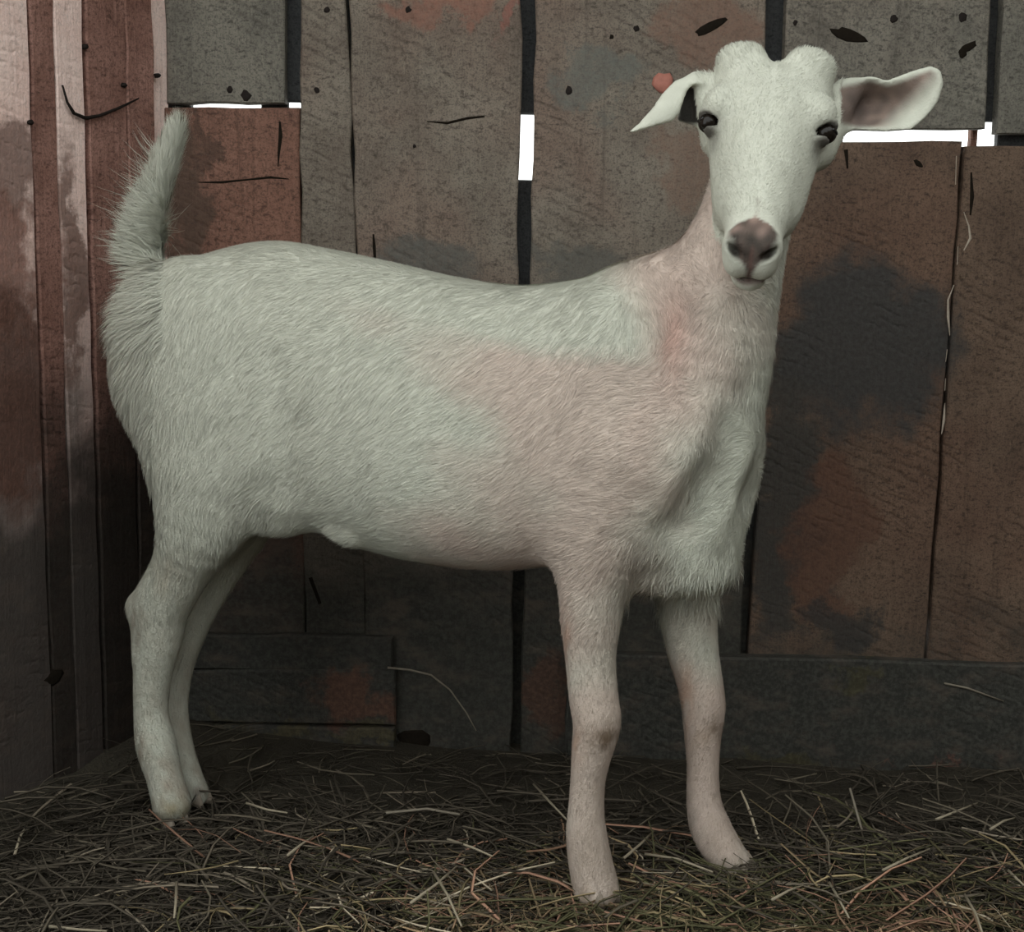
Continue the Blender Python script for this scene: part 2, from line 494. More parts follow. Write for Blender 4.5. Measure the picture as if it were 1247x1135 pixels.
# unseen shed parts added around the camera to shape the daylight: closed side and front up to chest height, open to the sky above, roof over the pen
def slab(name, lo, hi, mat, kind='structure'):
    (x0, y0, z0), (x1, y1, z1) = lo, hi
    V = [(x0, y0, z0), (x1, y0, z0), (x1, y1, z0), (x0, y1, z0), (x0, y0, z1), (x1, y0, z1), (x1, y1, z1), (x0, y1, z1)]
    F = [(0, 3, 2, 1), (4, 5, 6, 7), (0, 1, 5, 4), (1, 2, 6, 5), (2, 3, 7, 6), (3, 0, 4, 7)]
    return tag(link(name, mesh_from(name, V, F), None, (0, 0, 0), mat), kind=kind)
slab('sky_block_right', (1.66, -1.2, -0.05), (1.70, 2.05, TOPZ), M_GREY)
slab('sky_block_front', (-1.75, -1.24, -0.05), (0.35, -1.20, 0.95), M_GREY)
slab('sky_block_panel_1', (0.352, -1.24, -0.05), (1.70, -1.20, TOPZ), M_GREYB)  # tall panel added to hold back sky light from the right
slab('sky_block_roof', (-1.9, 1.32, TOPZ), (1.80, 2.15, TOPZ + 0.03), M_SKY_BLOCK)  # added overhead to cut the light from above

# nails, knots and cracks on the boards
def on_back(px, py, plank, name, verts_faces, mat, d=0.0015):
    V, F = verts_faces
    p = wb(px, py)
    loc = (p[0] - plank.location[0], -d, p[2])
    return link(name, mesh_from(name, V, F), plank, loc, mat, True)
def disc(rx, rz, n=10, th=0.0025, ang=0.0):
    V, F, jit = [(0, -th, 0)], [], []
    for k, (s, y) in enumerate(((0.75, -th * 0.8), (1.0, 0.0), (1.0, 0.004))):
        for i in range(n):
            a = 2 * math.pi * i / n
            if k == 0: jit.append(random.uniform(0.72, 1.2))
            x, z = jit[i] * s * rx * math.cos(a), jit[i] * s * rz * math.sin(a)
            V.append((x * math.cos(ang) - z * math.sin(ang), y, x * math.sin(ang) + z * math.cos(ang)))
    for i in range(n):
        j = (i + 1) % n
        F.append((0, 1 + i, 1 + j))
        F.append((1 + i, 1 + n + i, 1 + n + j, 1 + j))
        F.append((1 + n + i, 1 + 2 * n + i, 1 + 2 * n + j, 1 + n + j))
    F = [tuple(reversed(f)) for f in F]
    return V, F
for px, py, pl, r in ((775, 35, P_C, 4.2), (693, 110, P_C, 5), (497, 12, P_B2, 4), (398, 12, P_B1, 4), (280, 109, P_A, 4), (299, 116, P_A, 6.5),
                      (1088, 23, P_D, 4.5), (1172, 22, P_D, 5.5), (505, 178, P_B2, 2.5), (968, 28, P_D, 3), (386, 110, P_B1, 4)):
    on_back(px, py, pl, 'nail', disc(r * 0.00112, r * 0.00112, 10, 0.0008), M_NAIL, 0.0003)
for px, py, pl, rx, rz, a in ((1033, 43, P_D, 21, 7, -0.3), (1178, 58, P_D, 13, 6, 0.5), (1172, 64, P_D, 6, 6, 0), (745, 45, P_C, 3, 3, 0),
                              (1118, 199, P_D2, 7, 3, -0.8), (865, 34, P_C, 20, 6, 0.45)):
    on_back(px, py, pl, 'knot', disc(rx * 0.00112, rz * 0.00112, 12, 0.0006, a), M_KNOT, 0.0003)
on_back(808, 103, P_C, 'knot', disc(12 * 0.00112, 13 * 0.00112, 12, 0.003), M_REDKNOT)

on_back(503, 903, P_B2, 'knot', disc(22 * 0.00112, 17 * 0.00112, 12, 0.0008), M_KNOT, 0.0003)
def ribbon(name, pts, widths, parent, mat, d=0.001, th=0.003):
    """raised or dark sliver following a polyline on the back wall; pts in pixels"""
    P = np.array([wb(x, y) for x, y in pts])
    o = P.mean(axis=0)
    V, F = [], []
    n = len(P)
    for i in range(n):
        t = P[min(i + 1, n - 1)] - P[max(i - 1, 0)]
        t = t / np.linalg.norm(t)
        s = np.array([t[2], 0, -t[0]])
        w = widths[i] * 0.00112 / 2
        q = P[i] - o
        V += [q + s * w, q - s * w, q + np.array([0, -th, 0])]
    for i in range(n - 1):
        a, b = 3 * i, 3 * i + 3
        F += [(a, b, b + 2, a + 2), (b + 1, a + 1, a + 2, b + 2)]
    return link(name, mesh_from(name, V, F), parent, (o[0] - parent.location[0], -d - parent.location[1] * 0 , o[2]), mat)
ribbon('crack', [(242, 222), (270, 222), (300, 219), (330, 216), (352, 218)], [1, 3, 2, 3, 1], P_A2, M_KNOT, 0.0003, 0.0006)
ribbon('crack', [(341, 148), (342, 165), (340, 185), (339, 203)], [2, 5, 3, 1], P_A2, M_KNOT, 0.0003, 0.0006)
ribbon('crack', [(520, 148), (545, 150), (570, 144), (590, 142)], [1, 3, 3, 2], P_B2, M_KNOT, 0.0003, 0.001)
ribbon('crack', [(455, 285), (456, 300), (457, 318)], [2, 4, 3], P_B2, M_KNOT, 0.0003, 0.001)
ribbon('crack', [(1181, 210), (1182, 240), (1180, 262)], [2, 5, 2], P_E2, M_KNOT, 0.0003, 0.0006)
ribbon('crack', [(1030, 182), (1032, 205)], [5, 2], P_D2, M_KNOT, 0.0005, 0.001)
ribbon('crack', [(378, 703), (390, 735)], [5, 4], P_B1, M_KNOT, 0.0003, 0.0006)
# pale splinters along the broken edge of the right-hand board
for pts in ([(1163, 190), (1162, 225)], [(1172, 258), (1178, 275), (1180, 290), (1172, 305)], [(1165, 300), (1164, 322)],
            [(1160, 347), (1153, 365), (1153, 385), (1155, 408)], [(1152, 425), (1150, 440)], [(1150, 460), (1149, 475)], [(1149, 490), (1148, 510), (1145, 528)]):
    ribbon('splinter', pts, [random.uniform(1.5, 3.5) if 0 < i < len(pts) - 1 else 1.0 for i in range(len(pts))], P_E2, M_SPLINTER, 0.0003, 0.001)

def tube_mesh(name, pts, radii, n=6):
    V, F = [], []
    P = [np.array(p, float) for p in pts]
    m = len(P)
    for i in range(m):
        t = P[min(i + 1, m - 1)] - P[max(i - 1, 0)]
        t /= np.linalg.norm(t)
        a = np.cross(t, (0.3, 0.2, 0.93)); a /= np.linalg.norm(a)
        b = np.cross(t, a)
        r = radii[i] if hasattr(radii, '__len__') else radii
        for k in range(n):
            th = 2 * math.pi * k / n
            V.append(P[i] + r * (math.cos(th) * a + math.sin(th) * b))
    for i in range(m - 1):
        for k in range(n):
            j = (k + 1) % n
            F.append((i * n + k, i * n + j, (i + 1) * n + j, (i + 1) * n + k))
    F.append(tuple(range(n - 1, -1, -1))); F.append(tuple((m - 1) * n + k for k in range(n)))
    return mesh_from(name, V, F)
LN3 = np.array([LNRM[0], LNRM[1], 0])
wp = [wl(x, y) + LN3 * 0.008 for x, y in ((70, 104), (76, 125), (84, 138), (98, 144), (115, 141), (138, 132), (163, 120))]
wo = wp[3].copy()
tag(link('wire', tube_mesh('wire', [p - wo for p in wp], [0.0012, 0.0016, 0.0022, 0.0026, 0.002, 0.0018, 0.001]), None, wo, M_NAIL, True),
    'thin dark bent wire hooked across the pink side boards', 'wire')
for x, y in ((100, 57), (188, 92), (147, 104), (33, 149)):
    p = wl(x, y)
    uu = -float((p[:2] - CORNER) @ LDIR)
    V, F = disc(0.0045, 0.003)
    link('nail', mesh_from('nail', V, F), wall_left, (uu, -0.006, p[2]), M_NAIL, True)

p = wl(62, 824)
V, F = disc(0.020, 0.011, 12, 0.0008)
link('knot', mesh_from('knot', V, F), wall_left, (-float((p[:2] - CORNER) @ LDIR), -0.0034, p[2]), M_KNOT, True)
# ------------------------------------------------------------------ floor of trodden earth
def ground_z(x, y):
    P = np.stack([x, y, np.zeros_like(x)], axis=-1).reshape(-1, 3)
    z = 0.006 * vnoise(P, 14, 3) + 0.004 * vnoise(P, 45, 4)
    z = z.reshape(x.shape)
    wallr = np.clip((y - 1.82) / 0.2, 0, 1)
    lw = (x - CORNER[0]) * LNRM[0] + (y - CORNER[1]) * LNRM[1]
    return z - 0.008 + 0.018 * wallr * np.clip((0.2 - x) / 0.5, 0, 1) + 0.035 * np.clip(1 - lw / 0.16, 0, 1) ** 1.5
gx = np.linspace(-1.75, 1.75, 220); gy = np.linspace(-1.3, 2.08, 240)
GX, GY = np.meshgrid(gx, gy, indexing='ij')
GZ = ground_z(GX, GY)
gi = np.arange(220 * 240).reshape(220, 240)
gq = np.stack([gi[:-1, :-1], gi[1:, :-1], gi[1:, 1:], gi[:-1, 1:]], axis=-1).reshape(-1, 4)
N = NT('damp_earth')
geo = N.n('ShaderNodeNewGeometry')
f1 = N.noise(geo.outputs['Position'], 22, 6, 0.65); f2 = N.noise(geo.outputs['Position'], 260, 3, 0.7)
c = N.mix(f1, (0.030, 0.027, 0.021), (0.060, 0.052, 0.038))
c = N.mix(N.math('MULTIPLY', N.ramp(f2, 0.5, 0.8), 0.6), c, (0.10, 0.085, 0.058))
N.l(c, N.b.inputs['Base Color']); N.b.inputs['Roughness'].default_value = 0.95
N.b.inputs['Specular IOR Level'].default_value = 0.1
N.l(N.bump(N.math('ADD', f1, N.math('MULTIPLY', f2, 0.4)), 0.9, 0.01), N.b.inputs['Normal'])
tag(link('floor', big_mesh('floor', np.stack([GX, GY, GZ], -1).reshape(-1, 3), gq, np.zeros((0, 3), int)), None, (0, 0, 0), N.m), kind='structure')


# ================================================================== THE GOAT
TH = math.radians(18)
AX = np.array([math.cos(TH), -math.sin(TH), 0])        # forwards
LT = np.array([-math.sin(TH), -math.cos(TH), 0])       # to its side that faces the camera
G0 = np.array([-0.407, 1.768, 0.0])                    # between the hind feet

def gn(px, py, t=0.0):
    """pixel -> point on the plane parallel to the goat's middle plane, t metres to the near side"""
    return on_plane(px, py, G0 + LT * t, LT)
def m_per_px(P):
    return (P - CAM) @ FWD / FPX

# ---- distance field on a grid
HH = 0.003
LO = np.array([-0.575, 1.33, -0.01]); HI = np.array([0.47, 1.94, 0.97])
DIM = np.ceil((HI - LO) / HH).astype(int) + 1
XS = (LO[0] + HH * np.arange(DIM[0])).astype(np.float32)
YS = (LO[1] + HH * np.arange(DIM[1])).astype(np.float32)
ZS = (LO[2] + HH * np.arange(DIM[2])).astype(np.float32)
FIELD = np.full(tuple(DIM), 0.5, dtype=np.float32)

def window(lo, hi):
    i0 = np.clip(np.floor((np.minimum(lo, hi) - LO) / HH).astype(int), 0, DIM - 1)
    i1 = np.clip(np.ceil((np.maximum(lo, hi) - LO) / HH).astype(int) + 1, 1, DIM)
    sl = tuple(slice(a, b) for a, b in zip(i0, i1))
    return sl, XS[sl[0]][:, None, None], YS[sl[1]][None, :, None], ZS[sl[2]][None, None, :]

def blend(fn, lo, hi, k=0.02):
    sl, x, y, z = window(lo, hi)
    b = fn(x, y, z).astype(np.float32)
    a = FIELD[sl]
    h = np.clip(0.5 + 0.5 * (a - b) / k, 0, 1)
    FIELD[sl] = a * (1 - h) + b * h - k * h * (1 - h)

def carve(fn, lo, hi, k=0.006):
    sl, x, y, z = window(lo, hi)
    b = -fn(x, y, z).astype(np.float32)
    a = FIELD[sl]
    h = np.clip(0.5 - 0.5 * (a - b) / k, 0, 1)
    FIELD[sl] = a * (1 - h) + b * h + k * h * (1 - h)

def cone(a, b, ra, rb, k=0.02):
    a, b = np.asarray(a, float), np.asarray(b, float)
    ab = b - a; L2 = float(ab @ ab)
    def fn(x, y, z):
        px, py, pz = x - a[0], y - a[1], z - a[2]
        t = np.clip((px * ab[0] + py * ab[1] + pz * ab[2]) / L2, 0, 1)
        return np.sqrt((px - t * ab[0]) ** 2 + (py - t * ab[1]) ** 2 + (pz - t * ab[2]) ** 2) - (ra + t * (rb - ra))
    m = max(ra, rb) + k + 0.01
    blend(fn, np.minimum(a, b) - m, np.maximum(a, b) + m, k)

def ell_fn(c, axes, rad):
    c = np.asarray(c, float); A = np.asarray(axes, float); r = np.asarray(rad, float)
    def fn(x, y, z):
        q = [(x - c[0]) * A[i][0] + (y - c[1]) * A[i][1] + (z - c[2]) * A[i][2] for i in range(3)]
        k0 = np.sqrt(sum((q[i] / r[i]) ** 2 for i in range(3))) + 1e-6
        k1 = np.sqrt(sum((q[i] / r[i] ** 2) ** 2 for i in range(3))) + 1e-6
        return k0 * (k0 - 1) / k1
    return fn
def ellipsoid(c, axes, rad, k=0.02, cut=False):
    m = max(rad) + k + 0.008
    (carve if cut else blend)(ell_fn(c, axes, rad), np.asarray(c) - m, np.asarray(c) + m, k)

def smooth_interp(xs, ys):
    """monotone-ish cubic through stations"""
    xs, ys = np.asarray(xs, float), np.asarray(ys, float)
    m = np.gradient(ys, xs)
    dense = np.linspace(xs[0], xs[-1], 400)
    i = np.clip(np.searchsorted(xs, dense) - 1, 0, len(xs) - 2)
    h = xs[i + 1] - xs[i]; t = (dense - xs[i]) / h
    v = ((2 * t ** 3 - 3 * t ** 2 + 1) * ys[i] + (t ** 3 - 2 * t ** 2 + t) * h * m[i] + (-2 * t ** 3 + 3 * t ** 2) * ys[i + 1] + (t ** 3 - t ** 2) * h * m[i + 1])
    return lambda q: np.interp(q, dense, v)

ZUP = np.array([0, 0, 1.0])
# ---- trunk: stations along the body (pixel column, back line, belly line, half width m)
ST = [(150, 385, 470, 0.028), (172, 350, 520, 0.060), (205, 334, 560, 0.080), (255, 310, 590, 0.095), (330, 294, 622, 0.099), (400, 304, 655, 0.104),
      (480, 321, 684, 0.111), (560, 339, 699, 0.115), (640, 348, 703, 0.112), (700, 341, 700, 0.103), (760, 329, 706, 0.092),
      (805, 335, 716, 0.082), (845, 385, 708, 0.072), (878, 460, 686, 0.058), (902, 530, 636, 0.036)]
ss, zt, zb, ww = [], [], [], []
for px, yt_, yb_, w_ in ST:
    T_ = gn(px, yt_, 0.0); B_ = gn(px, yb_, 0.05)
    ss.append(float((T_ - G0) @ AX)); zt.append(T_[2]); zb.append(B_[2]); ww.append(w_)
f_zt, f_zb, f_w = smooth_interp(ss, zt), smooth_interp(ss, zb), smooth_interp(ss, ww)
s_lo, s_hi = ss[0], ss[-1]
def trunk(x, y, z):
    s = (x - G0[0]) * AX[0] + (y - G0[1]) * AX[1] + 0 * z
    t = (x - G0[0]) * LT[0] + (y - G0[1]) * LT[1] + 0 * z
    top, bot, w = f_zt(s), f_zb(s), f_w(s)
    zc = (top + bot) / 2; hz = (top - bot) / 2
    zz = (z - zc) / hz
    we = w * (1 - 0.16 * np.clip(zz, -1, 1)) 
    d = ((np.abs(t / we) ** 2.25 + np.abs(zz) ** 2.25) ** (1 / 2.25) - 1) * np.minimum(w, hz) * 0.95
    ds = np.maximum(np.maximum(s_lo - s, s - s_hi), 0)
    return np.where(ds > 0, np.sqrt(np.maximum(d, 0) ** 2 + ds ** 2), d)
blend(trunk, LO, HI, 0.01)

def chain(nodes, k=0.02, kin=0.006):
    """nodes: (px, py, radius px, t): one tapering limb, blended into the body as a whole"""
    P = [gn(n[0], n[1], n[3]) for n in nodes]
    R = [(n[2] + 1.5) * m_per_px(p) for n, p in zip(nodes, P)]
    # resample smoothly so the limb has no knuckles where segments meet
    m = len(P); q = np.arange(m); qq = np.linspace(0, m - 1, (m - 1) * 3 + 1)
    PP = np.stack([smooth_interp(q, np.array(P)[:, i])(qq) for i in range(3)], 1)
    RR = smooth_interp(q, R)(qq)
    def fn(x, y, z):
        d = None
        for i in range(len(PP) - 1):
            a, ab = PP[i], PP[i + 1] - PP[i]
            px, py, pz = x - a[0], y - a[1], z - a[2]
            t = np.clip((px * ab[0] + py * ab[1] + pz * ab[2]) / float(ab @ ab), 0, 1)
            e = (px - t * ab[0]) ** 2 + (py - t * ab[1]) ** 2 + (pz - t * ab[2]) ** 2
            e = np.sqrt(e) - (RR[i] + t * (RR[i + 1] - RR[i]))
            d = e if d is None else np.minimum(d, e)
        return d
    mg = max(RR) + k + 0.01
    blend(fn, PP.min(0) - mg, PP.max(0) + mg, k)
    return P, R

# ---- hind quarters
for sgn, dx in ((1, 0), (-1, 12)):
    t0 = 0.058 * sgn
    c = gn(243 + dx, 488 - (0 if sgn > 0 else 6), t0)
    ax1 = AX * 0.17 - ZUP * 0.985; ax1 /= np.linalg.norm(ax1)
    ax2 = np.cross(LT, ax1)
    ellipsoid(c, (ax1, ax2, LT), (0.165, 0.080, 0.052), 0.03)
    c2 = gn(196 + dx * 0.5, 428, t0 * 0.8)
    ellipsoid(c2, (ZUP, AX, LT), (0.085, 0.052, 0.045), 0.03)
NH = [(258, 585, 54, .050), (243, 640, 48, .057), (222, 690, 36, .056), (198, 738, 32, .052), (193, 775, 28, .050), (186, 820, 22, .048), (184, 865, 19.5, .046), (190, 908, 23, .044), (200, 945, 20, .044), (209, 978, 22, .044)]
P1, R1 = chain(NH, 0.045)
cone(gn(222, 690, .056), gn(170, 738, .052), 0.016, 0.013, 0.02)           # tendon to the point of the hock
cone(gn(170, 738, .052), gn(178, 800, .050), 0.012, 0.012, 0.014)
FH = [(318, 560, 46, -.050), (300, 630, 34, -.052), (276, 680, 25, -.046), (248, 730, 22, -.040), (232, 765, 20, -.036), (219, 810, 16, -.032), (213, 860, 14.5, -.030), (217, 905, 16, -.028), (229, 940, 14, -.028), (238, 966, 15, -.028)]
P2, R2 = chain(FH)
cone(gn(262, 700, -.043), gn(226, 742, -.040), 0.013, 0.010, 0.015)
# flank fold and udder / sheath swelling
cone(gn(325, 560, 0.066), gn(340, 628, 0.050), 0.020, 0.013, 0.05)
ellipsoid(gn(420, 648, 0.066), (AX * 0.9 - ZUP * 0.43, AX * 0.43 + ZUP * 0.9, LT), (0.020, 0.009, 0.012), 0.016)
# ---- fore quarters
NFORE = [(760, 560, 70, .050), (735, 640, 52, .056), (724, 700, 41, .056), (720, 750, 36, .056), (719, 800, 29.5, .056), (723, 850, 28.5, .056), (727, 880, 28, .056), (721, 915, 23.5, .055), (716, 950, 20, .054), (714, 985, 20.5, .053), (714, 1015, 23.5, .052), (719, 1050, 25.5, .051), (726, 1082, 27, .050)]
P3, R3 = chain(NFORE, 0.03)
FFORE = [(842, 620, 44, -.052), (838, 690, 37, -.056), (838, 745, 34, -.058), (843, 790, 30, -.060), (852, 830, 26.5, -.061), (857, 862, 25, -.062), (856, 895, 21, -.063), (856, 935, 18, -.064), (857, 975, 19.5, -.065), (864, 1005, 23, -.066), (877, 1030, 23, -.066), (890, 1050, 22, -.066)]
P4, R4 = chain(FFORE, 0.025)
# shoulder, point of shoulder, brisket
ellipsoid(gn(775, 520, 0.058), (AX * 0.35 - ZUP * 0.94, AX * 0.94 + ZUP * 0.35, LT), (0.14, 0.075, 0.036), 0.03)
ellipsoid(gn(845, 565, 0.046), (ZUP, AX, LT), (0.055, 0.045, 0.034), 0.03)
ellipsoid(gn(888, 565, -0.036), (ZUP, AX, LT), (0.065, 0.033, 0.030), 0.03)
ellipsoid(gn(856, 645, 0.0), (ZUP, AX, LT), (0.052, 0.044, 0.045), 0.025)
ellipsoid(gn(830, 690, 0.012), (AX, ZUP, LT), (0.06, 0.026, 0.040), 0.025)
def groove(pts, rad, k):
    for a, b in zip(pts[:-1], pts[1:]):
        a = np.asarray(a); ab = np.asarray(b) - a
        def fn(x, y, z, a=a, ab=ab):
            px, py, pz = x - a[0], y - a[1], z - a[2]
            t = np.clip((px * ab[0] + py * ab[1] + pz * ab[2]) / float(ab @ ab), 0, 1)
            return np.sqrt((px - t * ab[0]) ** 2 + (py - t * ab[1]) ** 2 + (pz - t * ab[2]) ** 2) - rad
        carve(fn, np.minimum(a, a + ab) - rad - 0.05, np.maximum(a, a + ab) + rad + 0.05, k)
# ---- neck
NK = [(845, 520, 78, .0), (864, 445, 74, .004), (880, 380, 64, .008), (893, 325, 58, .004), (907, 270, 54, -.006), (922, 215, 51, -.016), (936, 165, 47, -.020)]
chain(NK, 0.03)
cone(gn(790, 385, 0.0), gn(868, 330, 0.014), 0.046, 0.036, 0.04)             # crest of the neck running into the withers

groove([gn(926, 490, 0.072), gn(908, 545, 0.078), gn(880, 600, 0.080), gn(842, 650, 0.082)], 0.026, 0.03)   # between shoulder and chest
groove([gn(318, 440, 0.122), gn(338, 520, 0.128), gn(335, 600, 0.116)], 0.016, 0.03)                                      # front edge of the thigh
# ---- tail core
TL = [(200, 352, 20, 0), (180, 320, 19, 0), (181, 285, 15, 0), (189, 245, 13, 0), (199, 205, 12, 0), (210, 175, 9, 0), (219, 155, 4, 0)]
chain(TL, 0.015)

# ---- head frame: X across the face, V down the face, NF out of the face
ED = 1.435
E0 = CAM + ray(934, 157) * ED
cdir = CAM - E0; cdir /= np.linalg.norm(cdir)
rr = RGT - cdir * (RGT @ cdir); rr /= np.linalg.norm(rr)
uu_ = np.cross(cdir, rr)
hr = math.radians(5.0)
HX = math.cos(hr) * rr - math.sin(hr) * uu_
hu = math.cos(hr) * uu_ + math.sin(hr) * rr
AL = math.radians(33)
HV = -math.cos(AL) * hu + math.sin(AL) * cdir
HN = math.cos(AL) * cdir + math.sin(AL) * hu
HAX = (HX, HV, HN)
def hp(X, V, Nn):
    return E0 + HX * X + HV * V + HN * Nn
def hloc(x, y, z):
    dx, dy, dz = x - E0[0], y - E0[1], z - E0[2]
    return (dx * HX[0] + dy * HX[1] + dz * HX[2], dx * HV[0] + dy * HV[1] + dz * HV[2], dx * HN[0] + dy * HN[1] + dz * HN[2])
HS = [  # v, front n, back n, half width
    (-0.104, -0.040, -0.085, 0.036), (-0.090, -0.020, -0.100, 0.057), (-0.065, -0.008, -0.108, 0.0655), (-0.040, 0.000, -0.108, 0.0660),
    (-0.014, 0.000, -0.104, 0.0610), (0.014, -0.001, -0.098, 0.0535), (0.044, -0.003, -0.088, 0.0450), (0.070, -0.006, -0.078, 0.0375),
    (0.093, -0.008, -0.070, 0.0295), (0.113, -0.010, -0.064, 0.0280), (0.127, -0.016, -0.058, 0.0240), (0.137, -0.028, -0.050, 0.0135)]
hv, hf, hb, hw = zip(*HS)
g_f, g_b, g_w = smooth_interp(hv, hf), smooth_interp(hv, hb), smooth_interp(hv, hw)
def skull(x, y, z):
    X, V, Q = hloc(x, y, z)
    fr, bk, w = g_f(V), g_b(V), g_w(V)
    qc = (fr + bk) / 2; hq = (fr - bk) / 2
    qq = (Q - qc) / hq
    tri = np.interp(V, [-0.06, -0.02, 0.05, 0.09], [0.08, 0.24, 0.24, 0.08])
    we = w * (1 - tri * np.clip(qq + 0.3, -0.4, 1.2) - 0.22 * np.clip(-qq - 0.1, 0, 1))
    d = ((np.abs(X / we) ** 2.4 + np.abs(qq) ** 2.4) ** (1 / 2.4) - 1) * np.minimum(w, hq) * 0.95
    dv = np.maximum(np.maximum(hv[0] - V, V - hv[-1]), 0)
    return np.where(dv > 0, np.sqrt(np.maximum(d, 0) ** 2 + dv ** 2), d)
HC = hp(0, 0.03, -0.06)
blend(skull, HC - 0.19, HC + 0.19, 0.012)
EV = -0.022; MV = -0.011
for sx in (-1, 1):
    ellipsoid(hp(0.050 * sx, EV - 0.016, -0.028), HAX, (0.0165, 0.019, 0.021), 0.014)        # brow
    ellipsoid(hp(0.026 * sx, 0.036, -0.070), HAX, (0.016, 0.040, 0.026), 0.02)             # cheek
    ellipsoid(hp(0.031 * sx + 0.001, -0.098, -0.040), HAX, (0.030, 0.022, 0.026), 0.012)   # two bosses on the poll
    ellipsoid(hp(0.015 * sx, 0.128 + MV, -0.024), HAX, (0.013, 0.016, 0.018), 0.010)            # nostril wing
    ellipsoid(hp(0.012 * sx, 0.140 + MV, -0.040), HAX, (0.013, 0.011, 0.016), 0.008)            # upper lip
ellipsoid(hp(0, 0.139 + MV, -0.061), HAX, (0.018, 0.016, 0.012), 0.008)                         # chin
ellipsoid(hp(0.001, -0.118, -0.030), HAX, (0.010, 0.017, 0.03), 0.012, cut=True)           # notch between the bosses
EYES = [hp(-0.0580, EV, -0.033), hp(0.0580, EV, -0.033)]
for e in EYES:
    ellipsoid(e, HAX, (0.0160, 0.0090, 0.0130), 0.004, cut=True)
    sx = 1 if (e - E0) @ HX > 0 else -1
    ellipsoid(e - HV * 0.0085 + HX * sx * 0.001, HAX, (0.0115, 0.0042, 0.0130), 0.004)      # upper lid
    ellipsoid(e + HV * 0.0095 - HX * sx * 0.003, HAX, (0.0085, 0.0030, 0.0110), 0.005)      # lower lid
for sx in (-1, 1):
    c = hp(0.0165 * sx, 0.138 + MV, -0.017)
    a1 = HX * 0.62 * sx - HV * 0.62 + HN * 0.1; a1 /= np.linalg.norm(a1)
    a2 = np.cross(a1, HV * 0.7 + HN * 0.7); a2 /= np.linalg.norm(a2)
    a3 = np.cross(a1, a2)
    ellipsoid(c, (a1, a2, a3), (0.0095, 0.0040, 0.009), 0.004, cut=True)                   # nostril slit
# mouth groove and split of the upper lip
for i in range(12):
    th0, th1 = -1.15 + 2.3 * i / 12, -1.15 + 2.3 * (i + 1) / 12
    def mp(th):
        return hp(0.0235 * math.sin(th), 0.122 + MV + 0.026 * math.cos(th), -0.053 + 0.003 * math.cos(2 * th))
    a, b = mp(th0), mp(th1)
    ab = b - a
    def fn(x, y, z, a=a, ab=ab):
        px, py, pz = x - a[0], y - a[1], z - a[2]
        t = np.clip((px * ab[0] + py * ab[1] + pz * ab[2]) / float(ab @ ab), 0, 1)
        return np.sqrt((px - t * ab[0]) ** 2 + (py - t * ab[1]) ** 2 + (pz - t * ab[2]) ** 2) - 0.0024
    carve(fn, np.minimum(a, b) - 0.012, np.maximum(a, b) + 0.012, 0.003)

# ---- ears: cupped sheets with thickness
def poly_sd(px, py, poly):
    poly = np.asarray(poly, float)
    d = np.full(px.shape, 1e9); inside = np.zeros(px.shape, bool)
    n = len(poly)
    for i in range(n):
        a, b = poly[i], poly[(i + 1) % n]
        ex, ey = b - a
        wx, wy = px - a[0], py - a[1]
        t = np.clip((wx * ex + wy * ey) / (ex * ex + ey * ey), 0, 1)
        d = np.minimum(d, (wx - t * ex) ** 2 + (wy - t * ey) ** 2)
        cnd = ((a[1] <= py) & (b[1] > py)) | ((b[1] <= py) & (a[1] > py))
        with np.errstate(divide='ignore', invalid='ignore'):
            xi = a[0] + (py - a[1]) / (ey if ey != 0 else 1e-9) * ex
        inside ^= cnd & (px < xi)
    d = np.sqrt(d)
    return np.where(inside, -d, d)
def pix(x, y, z):
    vx, vy, vz = x - CAM[0], y - CAM[1], z - CAM[2]
    D_ = vx * FWD[0] + vy * FWD[1] + vz * FWD[2]
    return (CX + FPX * (vx * RGT[0] + vy * RGT[1] + vz * RGT[2]) / D_, CY - FPX * (vx * UPV[0] + vy * UPV[1] + vz * UPV[2]) / D_, D_)
EAR_L = [(866, 90), (840, 91), (822, 98), (806, 114), (793, 133), (778, 150), (762, 164), (780, 159), (800, 153), (818, 149), (827, 139), (832, 124), (837, 110), (846, 101), (866, 106)]
EAR_LB = [(830, 116), (842, 100), (868, 98), (870, 140), (858, 150), (842, 152), (824, 147)]
EAR_R = [(1012, 104), (1040, 98), (1060, 92), (1080, 98), (1112, 86), (1134, 80), (1146, 86), (1149, 102), (1142, 125), (1127, 144), (1110, 158), (1080, 161), (1045, 160), (1020, 156), (1010, 140)]
def ear_l_d(px, py):
    ax = ((px - 850) * -0.79 + (py - 95) * 0.61); ac = ((px - 850) * 0.61 + (py - 95) * 0.79)
    return 1.512 - 0.0003 * np.clip(ax, 0, 110) + 0.00002 * (ac - 8) ** 2
def ear_lb_d(px, py):
    return 1.530 + 0.0 * px
def ear_r_d(px, py):
    return 1.512 + 0.030 * np.exp(-((px - 1052) / 42) ** 2 - ((py - 128) / 26) ** 2) + 0.012 * np.exp(-((px - 1095) / 30) ** 2 - ((py - 125) / 24) ** 2) - 0.0001 * np.clip(px - 1030, 0, 200)
def ear(poly, dfun, half, k=0.008):
    P = np.array([CAM + ray(*p) * 1.52 for p in poly])
    def fn(x, y, z):
        px, py, D_ = pix(x, y, z)
        s = poly_sd(px, py, poly) * (1.51 / FPX) + 0.002
        w = np.abs(D_ - dfun(px, py)) - half
        return np.minimum(np.maximum(s, w), 0) + np.sqrt(np.maximum(s, 0) ** 2 + np.maximum(w, 0) ** 2) - 0.002
    blend(fn, P.min(axis=0) - 0.06, P.max(axis=0) + 0.06, k)
ear(EAR_L, ear_l_d, 0.0028)
